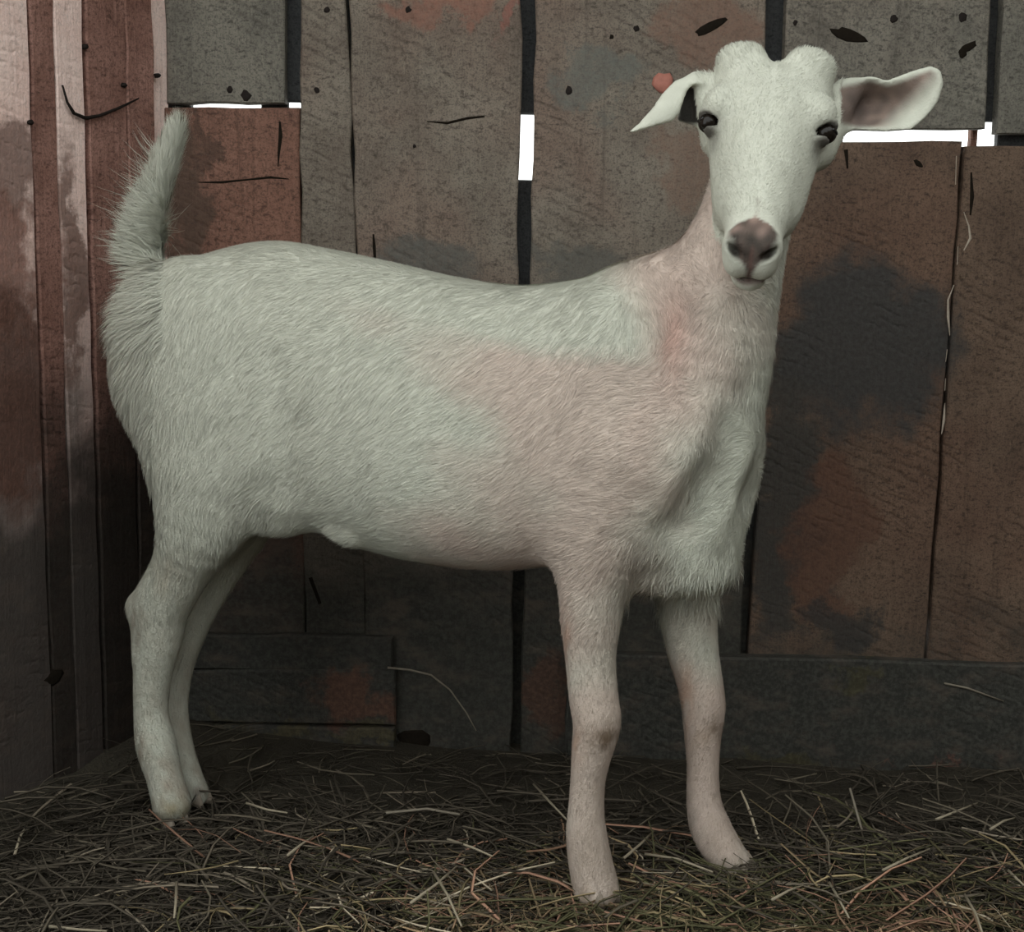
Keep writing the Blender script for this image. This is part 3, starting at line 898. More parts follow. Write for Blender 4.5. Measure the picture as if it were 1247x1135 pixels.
ear(EAR_LB, ear_lb_d, 0.003)
ear(EAR_R, ear_r_d, 0.0026)
# fleshy roots of the ears
cone(hp(0.050, -0.030, -0.075), CAM + ray(1034, 112) * 1.528, 0.022, 0.013, 0.012)
cone(hp(-0.050, -0.030, -0.075), CAM + ray(850, 96) * 1.522, 0.016, 0.007, 0.010)

# ---- mesh the field (surface nets)
def surface_net(D):
    S = D < 0
    nx, ny, nz = D.shape
    cnt = np.zeros((nx - 1, ny - 1, nz - 1), np.int8)
    for i in (0, 1):
        for j in (0, 1):
            for k in (0, 1):
                cnt += S[i:nx - 1 + i, j:ny - 1 + j, k:nz - 1 + k]
    act = np.argwhere((cnt > 0) & (cnt < 8))
    idx = np.full(cnt.shape, -1, np.int32)
    idx[act[:, 0], act[:, 1], act[:, 2]] = np.arange(len(act))
    corner = {}
    for i in (0, 1):
        for j in (0, 1):
            for k in (0, 1):
                corner[(i, j, k)] = D[act[:, 0] + i, act[:, 1] + j, act[:, 2] + k].astype(np.float64)
    acc = np.zeros((len(act), 3)); num = np.zeros(len(act))
    keys = list(corner)
    for a in keys:
        for ax in range(3):
            if a[ax] == 0:
                b = list(a); b[ax] = 1; b = tuple(b)
                da, db = corner[a], corner[b]
                m = (da < 0) != (db < 0)
                t = np.where(m, da / np.where(m, da - db, 1), 0)
                for q in range(3):
                    acc[:, q] += m * (a[q] + (t if q == ax else 0))
                num += m
    V = LO + HH * (act + acc / num[:, None])
    Q = []
    for ax in range(3):
        sa = [slice(1, -1)] * 3; sa[ax] = slice(0, -1)
        sb = [slice(1, -1)] * 3; sb[ax] = slice(1, None)
        A, B = S[tuple(sa)], S[tuple(sb)]
        e = np.argwhere(A != B)
        flip = A[e[:, 0], e[:, 1], e[:, 2]]
        base = e.copy()
        o1, o2 = [q for q in range(3) if q != ax]
        base[:, o1] += 1; base[:, o2] += 1
        def cell(d1, d2):
            c_ = base.copy(); c_[:, o1] += d1; c_[:, o2] += d2
            return idx[c_[:, 0], c_[:, 1], c_[:, 2]]
        q = np.stack([cell(-1, -1), cell(0, -1), cell(0, 0), cell(-1, 0)], axis=1)
        rev = flip if ax != 1 else ~flip
        q[~rev] = q[~rev][:, ::-1]
        Q.append(q)
    Q = np.concatenate(Q)
    return V, Q[(Q >= 0).all(axis=1)]
SV, SQ = surface_net(FIELD)
del FIELD

# drop stray islands is not needed: everything is blended into one body.  two light smoothing passes
for _ in range(2):
    acc = np.zeros_like(SV); num = np.zeros(len(SV))
    for i in range(4):
        a, b = SQ[:, i], SQ[:, (i + 1) % 4]
        for q in range(3):
            acc[:, q] += np.bincount(a, SV[b, q], len(SV)) + np.bincount(b, SV[a, q], len(SV))
        num += np.bincount(a, minlength=len(SV)) + np.bincount(b, minlength=len(SV))
    SV = SV * 0.55 + 0.45 * acc / np.maximum(num, 1)[:, None]

fn_ = np.cross(SV[SQ[:, 2]] - SV[SQ[:, 0]], SV[SQ[:, 3]] - SV[SQ[:, 1]])
SN = np.zeros_like(SV)
for i in range(4):
    for q in range(3):
        SN[:, q] += np.bincount(SQ[:, i], fn_[:, q], len(SV))
SN /= np.linalg.norm(SN, axis=1)[:, None] + 1e-12

# ---- coat colours, with painted shade on the lower legs and in the left ear
def coat_color(P):
    px, py, dd = project(P)
    X, V, Q = hloc(P[:, 0], P[:, 1], P[:, 2])
    s = (P - G0) @ AX; t = (P - G0) @ LT
    n1 = vnoise(P, 30, 21); n2 = vnoise(P, 90, 22); n3 = vnoise(P, 320, 23)
    white = np.array([0.530, 0.540, 0.460]); pink = np.array([0.540, 0.447, 0.385])
    ramp = lambda v, a, b: np.clip((v - a) / (b - a), 0, 1)
    # pinkish fore quarters, neck and legs
    body = ramp(px + 70 * n1 + 40 * n2, 470, 640) * ramp(py + 60 * n1 + 0.10 * px, 440, 500) * (t > -0.05)
    neck = ramp(px + 30 * n1, 740, 800) * ramp(py, 190, 240) * ramp(960 - px, 0, 70)
    notsk = 1 - ramp(X, -0.09, -0.06) * 0
    headm = ((np.abs(X) < 0.075) & (V > -0.13) & (V < 0.17) & (Q > -0.085)).astype(float)
    legm = ramp(0.27 - P[:, 2], 0, 0.1) * 0.75
    m = np.clip(np.maximum(np.maximum(body * 0.9, neck), legm * (px > 600)) , 0, 1) * (1 - headm)
    m *= (py > 195)
    m = m * np.maximum(ramp(1150 - (px + 0.45 * py) + 25 * n2, 0, 110), ramp(py + 30 * n2, 740, 860))
    lobe = np.exp(-((px - 885) / 60) ** 2 - ((py - 560) / 40) ** 2)
    m *= 1 - 0.7 * lobe
    c = white + (pink - white) * m[:, None]
    rosy = np.exp(-((px - 822) / 20) ** 2 - ((py - 405) / 50) ** 2) * (t > -0.02)
    c = c + (np.array([0.47, 0.27, 0.22]) - c) * (0.60 * rosy)[:, None]
    # mud on knees, hocks and feet
    def dirt(cx, cy, rx, ry, col, amt):
        nonlocal c
        w = np.exp(-((px - cx) / rx) ** 2 - ((py - cy) / ry) ** 2) * amt * np.clip(0.85 + 0.5 * n2 + 0.6 * n3, 0, 1.1)
        c = c + (np.array(col) - c) * w[:, None]
    mud = (0.20, 0.15, 0.11)
    grime_shade = ramp(0.30 - P[:, 2], 0, 0.22) * np.clip(0.30 + 0.22 * n2 + 0.25 * n3, 0, 1) * np.where(px > 600, 0.6, 1.0)      # dusty lower legs, plus the weaker light down there painted in
    c = c + (np.array([0.30, 0.245, 0.19]) - c) * grime_shade[:, None]
    dirt(738, 900, 20, 18, mud, 1.0); dirt(700, 905, 10, 25, (0.40, 0.27, 0.2), 0.6); dirt(690, 770, 8, 40, (0.42, 0.26, 0.19), 0.6)
    dirt(836, 850, 10, 40, (0.45, 0.30, 0.22), 0.7); dirt(858, 895, 24, 10, (0.40, 0.31, 0.24), 0.6); dirt(872, 890, 7, 18, mud, 0.7)
    dirt(165, 755, 14, 40, mud, 0.5); dirt(205, 700, 22, 28, (0.36, 0.30, 0.22), 0.45); dirt(215, 985, 22, 14, (0.25, 0.22, 0.13), 0.7)
    dirt(240, 972, 10, 16, (0.16, 0.14, 0.12), 0.9); dirt(172, 905, 12, 25, mud, 0.5); dirt(845, 1000, 14, 26, (0.35, 0.30, 0.26), 0.6)
    dirt(725, 1092, 40, 9, (0.40, 0.30, 0.22), 0.6); dirt(893, 1056, 30, 10, (0.35, 0.30, 0.25), 0.6)
    # nose pad (heart shaped), lip split, mouth line
    V0_ = V; V = V - MV
    hm = (np.abs(X) < 0.05) & (V > 0.085)
    ax_ = np.abs(X)
    wv_ = np.interp(V, [0.104, 0.110, 0.118, 0.127, 0.138, 0.148, 0.153], [0.0, 0.017, 0.0240, 0.0230, 0.0150, 0.006, 0.0])
    mk = ramp(wv_ - ax_ + 0.0012 * n3, -0.002, 0.003) * hm * (Q > -0.044)
    tone = (np.array([0.060, 0.042, 0.036]) + np.outer(ramp(0.128 - V, 0, 0.018), [0.085, 0.055, 0.045])) * (1 + 0.7 * n3[:, None])
    c = c + (tone - c) * (mk * 0.95)[:, None]
    for sx in (-1, 1):
        u = ((X - 0.0165 * sx) * sx * 0.7 - (V - 0.137) * 0.7); v = ((X - 0.0165 * sx) * sx * 0.7 + (V - 0.137) * 0.7)
        nm = np.exp(-(u / 0.010) ** 2 - (v / 0.005) ** 2) * hm * (Q > -0.05)
        c = c + (np.array([0.02, 0.014, 0.012]) - c) * (nm * 0.95)[:, None]
    ph = np.exp(-(X / 0.0022) ** 2) * hm * ramp(V, 0.130, 0.140) * (Q > -0.053)
    c = c + (np.array([0.12, 0.07, 0.06]) - c) * (ph * 0.8)[:, None]
    th = np.arctan2(X / 0.0235, (V - 0.122) / 0.026)
    rr_ = np.hypot(X / 0.0235, (V - 0.122) / 0.026)
    ml = np.exp(-((Q + 0.053) / 0.0032) ** 2) * hm * (np.abs(th) < 1.2) * (rr_ > 0.6)
    c = c + (np.array([0.12, 0.075, 0.065]) - c) * (ml * 0.85)[:, None]
    V = V0_
    # dark rims of the eyes
    for e, sx in zip(EYES, (-1, 1)):
        d = np.linalg.norm((P - e) * 1.0, axis=1)
        em = np.maximum(ramp(0.0172 - d, 0, 0.0035), np.exp(-((X - sx * 0.049) / 0.005) ** 2 - ((V - EV - 0.016) / 0.012) ** 2) * 0.55 * (Q > -0.06))
        c = c + (np.array([0.07, 0.06, 0.055]) - c) * (em * 0.9)[:, None]
    # inside of the ears; shade in the left ear's opening is painted near-black
    sd = poly_sd(px, py, EAR_R)
    front = (dd < ear_r_d(px, py) + 0.0006) & (dd > 1.40) & (px > 1024)
    im = ramp(-sd + 2 * n2, 3, 9) * front * (1 - ramp((px - 1118) * 0.75 + (py - 118) * 0.75, -14, 10))
    c = c + (np.array([0.150, 0.098, 0.082]) * (1 + 0.25 * n3[:, None]) - c) * (im * 0.9)[:, None]
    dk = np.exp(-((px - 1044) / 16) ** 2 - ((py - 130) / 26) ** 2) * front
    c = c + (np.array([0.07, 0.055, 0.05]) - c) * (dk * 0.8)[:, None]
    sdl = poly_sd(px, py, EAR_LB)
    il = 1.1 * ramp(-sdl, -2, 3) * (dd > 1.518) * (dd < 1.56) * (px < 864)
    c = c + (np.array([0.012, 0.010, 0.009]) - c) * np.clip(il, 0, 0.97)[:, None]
    return np.clip(c * (1 + 0.04 * n3[:, None]), 0, 1)

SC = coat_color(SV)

# ---- hair: roots spread over the skin, lying along the coat
area = np.linalg.norm(fn_, axis=1)
def roots(n, weight):
    w = area * weight
    q = rng.choice(len(SQ), size=n, p=w / w.sum())
    u, v = rng.random(n), rng.random(n)
    A, B, C_, D_ = (SQ[q, i] for i in range(4))
    def bil(arr):
        return (arr[A] * ((1 - u) * (1 - v))[:, None] + arr[B] * (u * (1 - v))[:, None] + arr[C_] * (u * v)[:, None] + arr[D_] * ((1 - u) * v)[:, None])
    nn = bil(SN); nn /= np.linalg.norm(nn, axis=1)[:, None]
    return bil(SV), nn, bil(SC)

FC = SV[SQ].mean(axis=1)
fpx, fpy, fdd = project(FC)
fX, fV, fQ = hloc(FC[:, 0], FC[:, 1], FC[:, 2])
f_nose = (np.abs(fX) < 0.032) & (fV > 0.091) & (fQ > -0.062)
f_eye = np.min([np.linalg.norm(FC - e, axis=1) for e in EYES], axis=0) < 0.0155
f_ear = ((fpx > 1026) & (fpy < 165) & (fdd < 1.6)) | ((fpx < 852) & (fpy < 165) & (fpx > 755))
f_head = (np.abs(fX) < 0.085) & (fV > -0.13) & (fV < 0.19) & (fQ > -0.13)
f_hide = (FC[:, 2] < 0.012)
seen = 0.25 + 0.75 * (((CAM - FC) * (fn_ / (area[:, None] + 1e-12))).sum(axis=1) > -0.35)
f_tail = (fpx < 203 + (322 - fpy) * 0.2) & (fpy < 322) & (FC[:, 2] > 0.55)

def unit(v):
    return v / (np.linalg.norm(v, axis=1)[:, None] + 1e-12)

def strands(P, Nn, C_, Dr, L, W, lift, droop=0.0):
    """two-segment tapering blades"""
    n = len(P)
    T = unit(Dr - Nn * (Dr * Nn).sum(axis=1)[:, None])
    d1 = unit(T * np.cos(lift)[:, None] + Nn * np.sin(lift)[:, None])
    d2 = unit(T * np.cos(lift * 0.45)[:, None] + Nn * np.sin(lift * 0.45)[:, None] + np.array([0, 0, -1.0]) * (np.asarray(droop) * np.ones(n))[:, None])
    side = unit(np.cross(d1, Nn)) * (W / 2)[:, None]
    p0 = P - Nn * 0.0008
    p1 = P + d1 * (L * 0.5)[:, None]
    p2 = p1 + d2 * (L * 0.5)[:, None]
    V = np.stack([p0 + side, p0 - side, p1 - side * 0.75, p1 + side * 0.75, p2], axis=1).reshape(-1, 3)
    b = (np.arange(n) * 5)[:, None]
    quads = b + np.array([[3, 2, 1, 0]]); tris = b + np.array([[4, 2, 3]])
    nj = unit(Nn + 0.22 * rng.normal(size=Nn.shape))
    NV = np.repeat(nj, 5, axis=0)
    CV = np.repeat(C_, 5, axis=0)
    return V, quads, tris, NV, CV

def hair_dir(P, Nn):
    px, py, dd = project(P)
    X, V, Q = hloc(P[:, 0], P[:, 1], P[:, 2])
    n = len(P)
    D_ = np.tile(-AX * 0.85 - ZUP * 0.55, (n, 1))
    low = np.clip((0.36 - P[:, 2]) / 0.1, 0, 1)[:, None]
    D_ = D_ * (1 - low) + (-ZUP - 0.1 * AX) * low
    hip = np.clip((330 - px) / 90, 0, 1)[:, None] * (1 - low)
    D_ = D_ * (1 - hip) + (-ZUP * 0.9 - AX * 0.45) * hip
    nk = (np.clip((px - 730) / 70, 0, 1) * np.clip((560 - py) / 120, 0, 1))[:, None]
    D_ = D_ * (1 - nk) + (-ZUP * 0.9 - AX * 0.25) * nk
    head = (np.clip((Q + 0.125) / 0.06, 0, 1) * (np.abs(X) < 0.09) * (V > -0.13) * np.clip((0.19 - V) / 0.04, 0, 1))[:, None]
    D_ = D_ * (1 - head) + head * (-HV * 0.8 + HX * np.sign(X)[:, None] * 0.3)
    # whorls and locks
    for q, (sc, am) in enumerate(((16, 0.35), (55, 0.30), (160, 0.22))):
        D_ = D_ + am * np.stack([vnoise(P, sc, 40 + 3 * q + i) for i in range(3)], axis=1)
    return D_ + 0.10 * rng.normal(size=P.shape)

parts = []
w_body = (~f_nose & ~f_eye & ~f_ear & ~f_hide & ~f_tail) * seen * np.where(f_head, 1.3, 1.0)
P, Nn, C_ = roots(190000, w_body)
px, py, dd = project(P)
X, V, Q = hloc(P[:, 0], P[:, 1], P[:, 2])
hd = np.clip((Q + 0.125) / 0.06, 0, 1) * (np.abs(X) < 0.09) * (V > -0.13) * np.clip((0.19 - V) / 0.04, 0, 1)
lg = np.clip((0.38 - P[:, 2]) / 0.14, 0, 1)
U_ = rng.uniform(0.6, 1.25, len(P))
L = (0.0140 * (1 - lg) + 0.0070 * lg) * (1 - hd) + hd * np.where(V < -0.075, 0.009, 0.0055)
L *= U_
head = hd > 0.5
lift = np.full(len(P), 0.13) * rng.uniform(0.4, 1.6, len(P))
# thicker fringe behind the thighs, along the belly and brisket
rump = (px < 185) & (py < 640)
L = np.where(rump, L * 1.35, L); lift = np.where(rump, 0.3, lift)
tint = C_ * (1 + 0.115 * rng.normal(size=len(P)))[:, None]
parts.append(strands(P, Nn, tint, hair_dir(P, Nn), L, np.full(len(P), 0.00065) * np.where(head | (P[:, 2] < 0.3), 0.8, 1), lift, 0.10))
GP = np.array([G0[0] + 0.27 * AX[0], G0[1] + 0.27 * AX[1], 0.0])

def assemble(name, skins, pieces, parent, mat):
    Vs, Qs, Ts, Ns, Cs = [], [], [], [], []
    off = 0
    if skins is not None:
        V0, Q0, N0, C0 = skins
        Vs.append(V0); Qs.append(Q0); Ns.append(N0); Cs.append(C0); off = len(V0)
    for V0, Q0, T0, N0, C0 in pieces:
        Vs.append(V0); Qs.append(Q0 + off); Ts.append(T0 + off); Ns.append(N0); Cs.append(C0); off += len(V0)
    me = big_mesh(name, np.concatenate(Vs) - GP, np.concatenate(Qs), np.concatenate(Ts) if Ts else np.zeros((0, 3), int))
    set_color(me, np.clip(np.concatenate(Cs), 0, 1))
    me.normals_split_custom_set_from_vertices(np.concatenate(Ns).astype(np.float32))
    return link(name, me, parent, (0, 0, 0), mat)

goat = tag(empty('goat', GP), 'white short-haired goat standing side-on, head turned to face forward, tail raised', 'goat')
M_COAT = vcol_material('white_goat_coat', 0.8, 0.12, 420)
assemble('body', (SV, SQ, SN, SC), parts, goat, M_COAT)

# long hair of the tail
def region_strands(n, mask, dirfn, lenfn, width, liftv, droop):
    P, Nn, C_ = roots(n, mask * 1.0)
    px, py, dd = project(P)
    D_ = dirfn(P, px, py) + 0.16 * rng.normal(size=P.shape)
    for q, sc in enumerate((60, 140)):
        D_ = D_ + 0.28 * np.stack([vnoise(P, sc, 80 + 3 * q + i) for i in range(3)], axis=1)
    L = lenfn(P, px, py) * rng.uniform(0.6, 1.2, n)
    return strands(P, Nn, C_ * (1 + 0.08 * rng.normal(size=n))[:, None], D_, L, np.full(n, width), np.full(n, liftv) * rng.uniform(0.5, 1.4, n), droop)
img_left, img_up = -RGT, UPV
tailm = f_tail
assemble('tail_hair', None, [
    region_strands(9000, tailm, lambda P, px, py: np.outer(np.clip((300 - py) / 100, 0.0, 1) * 0.9 + 0.45, ZUP) + np.outer(np.clip((py - 215) / 90, 0.05, 1), img_left) + 0.2 * LT,
                   lambda P, px, py: np.interp(py, [140, 200, 290, 340], [0.022, 0.026, 0.036, 0.036]), 0.0009, 0.30, 0.0)], goat, M_COAT)
def wisps(n, mask, lo, hi):
    return region_strands(n, mask, lambda P, px, py: np.outer(np.ones(len(P)), img_left) + np.outer(np.interp(py, [150, 260, 330, 420], [1.2, 0.7, 0.1, -0.7]), ZUP),
                          lambda P, px, py: np.full(len(P), hi) * rng.uniform(lo / hi, 1, len(P)), 0.0006, 0.75, 0.0)
assemble('tail_hair', None, [wisps(420, f_tail & (fpx < 200) & (fpy > 180), 0.030, 0.062)], goat, M_COAT)
rumpm = (fpx < 200) & (fpy > 318) & (fpy < 420)
assemble('rump_hair', None, [
    region_strands(4200, rumpm, lambda P, px, py: np.outer(np.ones(len(P)), img_left * 0.9) - np.outer(np.clip((py - 330) / 70, -0.2, 1.3), ZUP),
                   lambda P, px, py: np.interp(py, [318, 360, 420], [0.036, 0.034, 0.022]), 0.0009, 0.65, 0.05)], goat, M_COAT)
brism = (fpx > 762) & (fpx < 905) & (fpy > 655) & (fpy < 745) & (FC[:, 2] > 0.30)
assemble('brisket_hair', None, [
    region_strands(4200, brism, lambda P, px, py: np.tile(-ZUP * 0.9 - AX * 0.35 + LT * 0.1, (len(P), 1)),
                   lambda P, px, py: np.interp(py, [655, 735], [0.012, 0.022]), 0.0008, 0.45, 0.25)], goat, M_COAT)

# ---- eyes
M_EYE = NT('dark_amber_eye'); M_EYE.b.inputs['Roughness'].default_value = 0.2; M_EYE.b.inputs['Specular IOR Level'].default_value = 0.25
geo = M_EYE.n('ShaderNodeNewGeometry')
M_EYE.l(M_EYE.mix(M_EYE.noise(geo.outputs['Position'], 300), (0.006, 0.005, 0.004), (0.014, 0.010, 0.007)), M_EYE.b.inputs['Base Color'])
M_EYE = M_EYE.m
M_PUPIL = plain('black_pupil', (0.004, 0.004, 0.004), 0.1, 0.1, 100, 0.5)
def ball(c, axes, rad, nu=20, nv=12):
    V, F = [], []
    for j in range(nv + 1):
        ph = math.pi * j / nv
        for i in range(nu):
            th = 2 * math.pi * i / nu
            V.append(c + axes[0] * rad[0] * math.sin(ph) * math.cos(th) + axes[1] * rad[1] * math.sin(ph) * math.sin(th) + axes[2] * rad[2] * math.cos(ph))
    for j in range(nv):
        for i in range(nu):
            F.append((j * nu + i, j * nu + (i + 1) % nu, (j + 1) * nu + (i + 1) % nu, (j + 1) * nu + i))
    return V, F
for e, sx in zip(EYES, (-1, 1)):
    V, F = ball(np.zeros(3), HAX, (0.0108, 0.0100, 0.0110))
    eo = link('eye', mesh_from('eye', V, F), goat, e - GP, M_EYE, True)
    od = HX * sx * 0.85 + HN * 0.5; od /= np.linalg.norm(od)
    hz_ = np.cross(od, HV); hz_ /= np.linalg.norm(hz_)
    V, F = ball(od * 0.0098, (hz_, np.cross(od, hz_), od), (0.0058, 0.0024, 0.0018), 12, 8)
    link('pupil', mesh_from('pupil', V, F), eo, (0, 0, 0), M_PUPIL, True)

# ---- cloven hooves
M_HOOF = plain('dull_horn_hoof', (0.22, 0.185, 0.145), 0.6, 0.35, 120, 0.3)
def hoof(P, fwd, size):
    V, F = [], []
    side = np.cross(fwd, ZUP)
    for s in (-1, 1):
        b = len(V)
        ring = []
        n = 10
        for lev, (z, sc, shift) in enumerate(((0.0, 1.0, 0.10), (0.35, 0.95, 0.06), (0.75, 0.82, -0.05), (1.0, 0.66, -0.12))):
            for i in range(n):
                th = 2 * math.pi * i / n
                lx = math.cos(th) * (1.05 if math.cos(th) > 0 else 0.8) * sc + shift
                wy_ = math.sin(th) * 0.42 * sc * (1 - 0.25 * max(0, math.cos(th)))
                V.append(fwd * lx * size + side * (wy_ + s * (0.44 + 0.10 * max(0, lx))) * size + ZUP * (z * size * 1.15))
        for lev in range(3):
            for i in range(n):
                j = (i + 1) % n
                F.append((b + lev * n + i, b + lev * n + j, b + lev * n + n + j, b + lev * n + n + i))
        F.append(tuple(b + i for i in range(n - 1, -1, -1)))
        F.append(tuple(b + 3 * n + i for i in range(n)))
    return link('hoof', mesh_from('hoof', V, F), goat, P - GP, M_HOOF, True)
for (px, py, t, fwd, sz) in ((728, 1088, .050, AX * 0.75 + LT * 0.55, 0.024), (894, 1054, -.066, AX * 0.9 + LT * 0.25, 0.022),
                             (211, 986, .044, AX * 0.8 + LT * 0.5, 0.019), (240, 970, -.028, AX * 0.9 + LT * 0.2, 0.017)):
    p = gn(px, py, t); p[2] = max(0.0, p[2] - 0.006)
    hoof(np.array([p[0], p[1], -0.002]), fwd / np.linalg.norm(fwd), sz)

# ================================================================== BEDDING
def straw_mesh(name, n, xr, yr, lenr, radr, zr, colfn, seed, tilt=0.12, accept=None):
    r = np.random.default_rng(seed)
    x = r.uniform(*xr, n); y = r.uniform(*yr, n)
    if accept is not None:
        k = r.random(n) < accept(x, y)
        x, y = x[k], y[k]; n = len(x)
    gz = ground_z(x, y)
    th = r.uniform(0, 2 * np.pi, n)
    Ln = r.uniform(*lenr, n) * r.uniform(0.6, 1.2, n)
    rad = radr[0] + (radr[1] - radr[0]) * r.random(n) ** 3
    Ln = Ln * (0.85 + 0.5 * (rad - radr[0]) / (radr[1] - radr[0]))
    tl = np.abs(r.normal(0, tilt, n))
    z0 = gz + r.uniform(*zr, n)
    d = np.stack([np.cos(th) * np.cos(tl), np.sin(th) * np.cos(tl), np.sin(tl)], 1)
    sd = np.stack([-np.sin(th), np.cos(th), np.zeros(n)], 1)
    up = np.cross(d, sd)
    bend = r.normal(0, 0.10, n) * Ln; bz = r.normal(0, 0.05, n) * Ln
    C0 = np.stack([x, y, z0], 1)
    rings = []
    kinks = (0.0, 0.38, 0.7, 1.0)
    for kx in kinks:
        c_ = C0 + d * (Ln * kx)[:, None] + sd * (bend * 4 * kx * (1 - kx))[:, None] + np.array([0, 0, 1.0]) * (bz * 4 * kx * (1 - kx))[:, None]
        rr2 = rad * (1 - 0.35 * kx)
        for q in range(3):
            a = 2 * np.pi * q / 3
            rings.append(c_ + (sd * np.cos(a) + up * np.sin(a)) * rr2[:, None])
    V = np.stack(rings, axis=1)
    # stay inside the pen
    lp = (V[:, :, :2] - CORNER) @ LNRM
    ok = (V[:, :, 1].max(1) < WALL_Y - 0.026) & (lp.min(1) > 0.007)
    V = V[ok]; n2 = len(V)
    V[:, :, 2] = np.maximum(V[:, :, 2], -0.012)
    b = (np.arange(n2) * 12)[:, None, None]
    qd = []
    for k in range(3):
        for q in range(3):
            p_ = (q + 1) % 3
            qd.append([3 * k + q, 3 * k + p_, 3 * k + 3 + p_, 3 * k + 3 + q])
    quads = (b + np.array(qd)[None]).reshape(-1, 4)
    me = big_mesh(name, V.reshape(-1, 3), quads, np.zeros((0, 3), int))
    col = colfn(x[ok], y[ok], r, n2) * (0.80 + 0.60 * ((rad[ok] - radr[0]) / (radr[1] - radr[0])))[:, None]
    set_color(me, np.clip(np.repeat(col, 12, axis=0), 0, 1))
    return me

M_STRAW = vcol_material('straw_and_hay', 0.8, 0.2)
def hay_color(x, y, r, n):
    gold = np.array([0.30, 0.235, 0.130]); rust = np.array([0.27, 0.155, 0.105]); olive = np.array([0.080, 0.076, 0.038]); dark = np.array([0.055, 0.046, 0.034]); pale = np.array([0.42, 0.36, 0.26])
    P = np.stack([x, y, 0 * x], 1)
    near = np.clip((1.72 - y) / 0.25, 0, 1) * np.clip((x + 0.40) / 0.40, 0.0, 1)     # fresh bedding lies towards the open side
    w = r.random(n) + 0.18 * vnoise(P, 14, 5)
    c = np.where((w < 0.45)[:, None], olive, np.where((w < 0.72)[:, None], gold * 0.75, np.where((w < 0.9)[:, None], rust, pale * 0.9)))
    rusty = np.clip(vnoise(P, 11, 9) * 1.4, 0, 1)[:, None] * (r.random(n) < 0.6)[:, None]
    c = c * (1 - rusty) + rust * rusty
    wd = r.random(n)
    c2 = np.where((wd < 0.7)[:, None], dark, np.where((wd < 0.92)[:, None], np.array([0.085, 0.072, 0.052]), np.array([0.15, 0.125, 0.092])))
    f = (r.random(n) < near)[:, None]
    return np.where(f, c, c2) * r.uniform(0.65, 1.3, (n, 1))
def dens(x, y):
    front = np.clip((1.84 - y) / 0.16, 0.16, 1)
    return front
s1 = tag(link('straw_bedding', straw_mesh('straw_bedding', 38000, (-1.0, 1.0), (0.9, 2.0), (0.03, 0.12), (0.0006, 0.0023), (-0.004, 0.018), hay_color, 5, 0.10, dens), None, (0, 0, 0), M_STRAW),
    'loose layer of straw and hay littering the dark earth under the goat', 'straw', kind='stuff')
# prominent single stalks
M_STALK = plain('pale_straw_stalk', (0.29, 0.25, 0.18), 0.7, 0.3, 90)
M_STALKD = plain('grey_dry_stalk', (0.20, 0.175, 0.135), 0.8, 0.3, 90)
def stalk(pts, rad, mat, label, group=None, z=0.021, heights=None):
    P = [on_ground(x, y, (heights[i] if heights else z)) for i, (x, y) in enumerate(pts)]
    o = np.mean(P, axis=0); o[2] = 0
    return tag(link('straw_stalk', tube_mesh('straw_stalk', [p - o for p in P], rad, 5), None, o, mat, True), label, 'straw', group)
PALE = 'thick pale straw stalk lying on top of the dark bedding'
SL = {0: 'pale straw stalk slanting behind the standing front leg of the goat', 5: 'short straw stalk lying between the two front hooves of the goat', 6: 'long bowed straw stalk touching the stepped-forward front hoof', 15: 'pale straw stalk lying just in front of the hind hooves', 16: 'straw stalk lying along the foot of the pink side wall'}
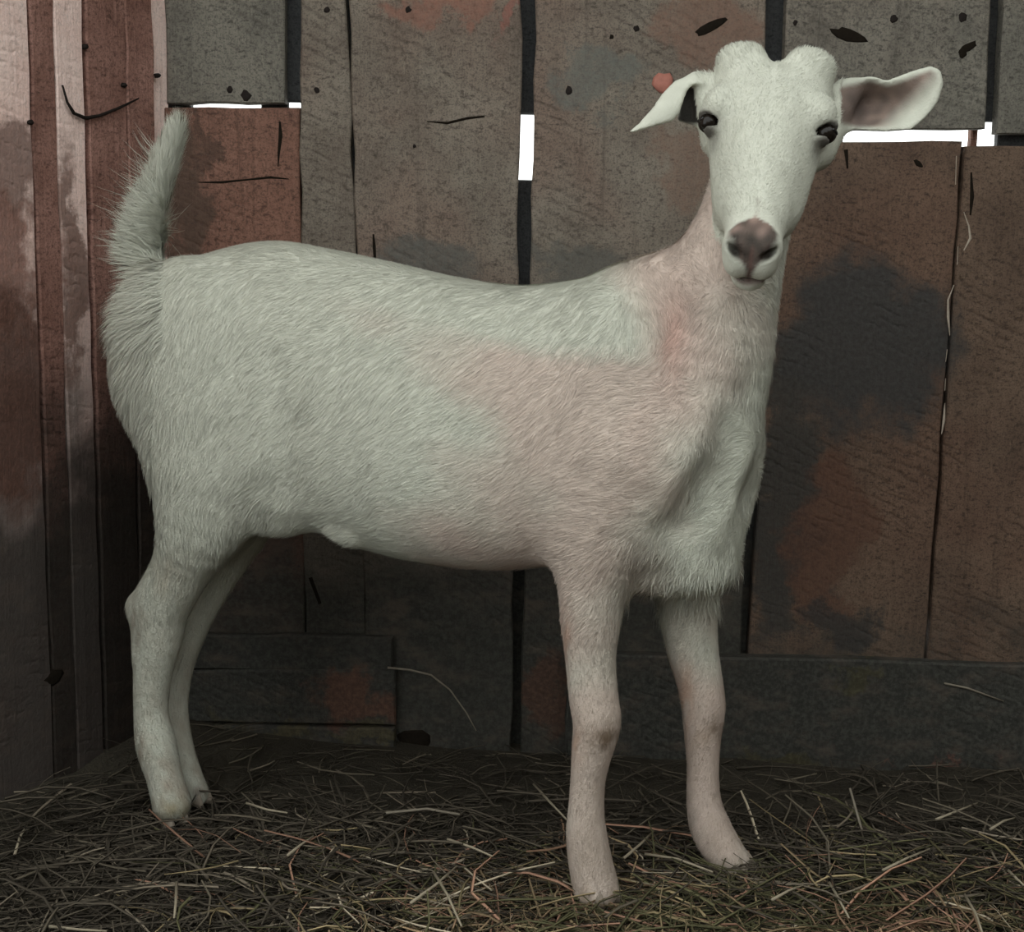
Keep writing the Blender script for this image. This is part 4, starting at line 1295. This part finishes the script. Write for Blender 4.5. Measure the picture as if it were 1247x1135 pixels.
for si, pts in enumerate(([(650, 955), (668, 975), (690, 998)], [(528, 1062), (545, 1090), (562, 1128)], [(500, 1100), (530, 1078), (556, 1055)],
            [(1075, 1060), (1105, 1045), (1132, 1034)], [(1175, 1090), (1188, 1112), (1196, 1135)], [(760, 1045), (780, 1028), (796, 1012)],
            [(785, 1040), (825, 1046), (868, 1062)], [(1140, 998), (1165, 988), (1190, 978)], [(545, 1022), (575, 1032), (600, 1043)],
            [(60, 1128), (95, 1132), (130, 1134)], [(215, 1075), (214, 1102), (212, 1118)], [(1228, 1060), (1238, 1070), (1247, 1078)],
            [(940, 1096), (960, 1085), (978, 1078)], [(1010, 1075), (1020, 1092), (1034, 1118)], [(350, 1042), (365, 1030), (382, 1018)],
            [(300, 978), (325, 986), (350, 990)], [(18, 1040), (24, 1020), (34, 1002)], [(1206, 1010), (1222, 1000), (1236, 996)])):
    stalk(pts, [0.0018, 0.0016, 0.0011], M_STALK, SL.get(si, PALE), 'single straw stalks on the bedding')
stalk([(470, 990), (520, 985), (560, 992)], 0.0018, M_STALKD, 'grey dry stalk lying on bare earth below the wall joint')
stalk([(1035, 960), (1042, 985), (1050, 1012)], 0.0018, M_STALKD, 'short grey stalk sticking up from the straw below the base board', heights=[0.05, 0.03, 0.012])
stalk([(1148, 835), (1175, 838), (1222, 852)], 0.0016, M_STALKD, 'thin grey stalk caught on the muddy right base board', heights=[0.135, 0.132, 0.118]) if False else None

# bent dry stem leaning on the base board
pts = [(472, 813), (500, 816), (525, 822), (548, 840), (568, 868), (580, 890)]
P = [wb(x, y, d) for (x, y), d in zip(pts, (0.022, 0.024, 0.028, 0.036, 0.044, 0.05))]
o = P[-1].copy()
tag(link('dry_stem', tube_mesh('dry_stem', [p - o for p in P], [0.0018, 0.0016, 0.0014, 0.0012, 0.001, 0.0008], 5), None, o, M_STALKD, True),
    'thin arched dry stem leaning against the brick-red end of the base board', 'stem')
pts = [(1150, 832), (1178, 838), (1222, 854)]
P = [wb(x, y, 0.0235) for (x, y) in pts]; o = P[1].copy()
tag(link('dry_stem', tube_mesh('dry_stem', [p - o for p in P], [0.0014, 0.0016, 0.001], 5), None, o, M_STALKD, True),
    'thin grey stem stuck to the muddy base board under the brown planks', 'stem')
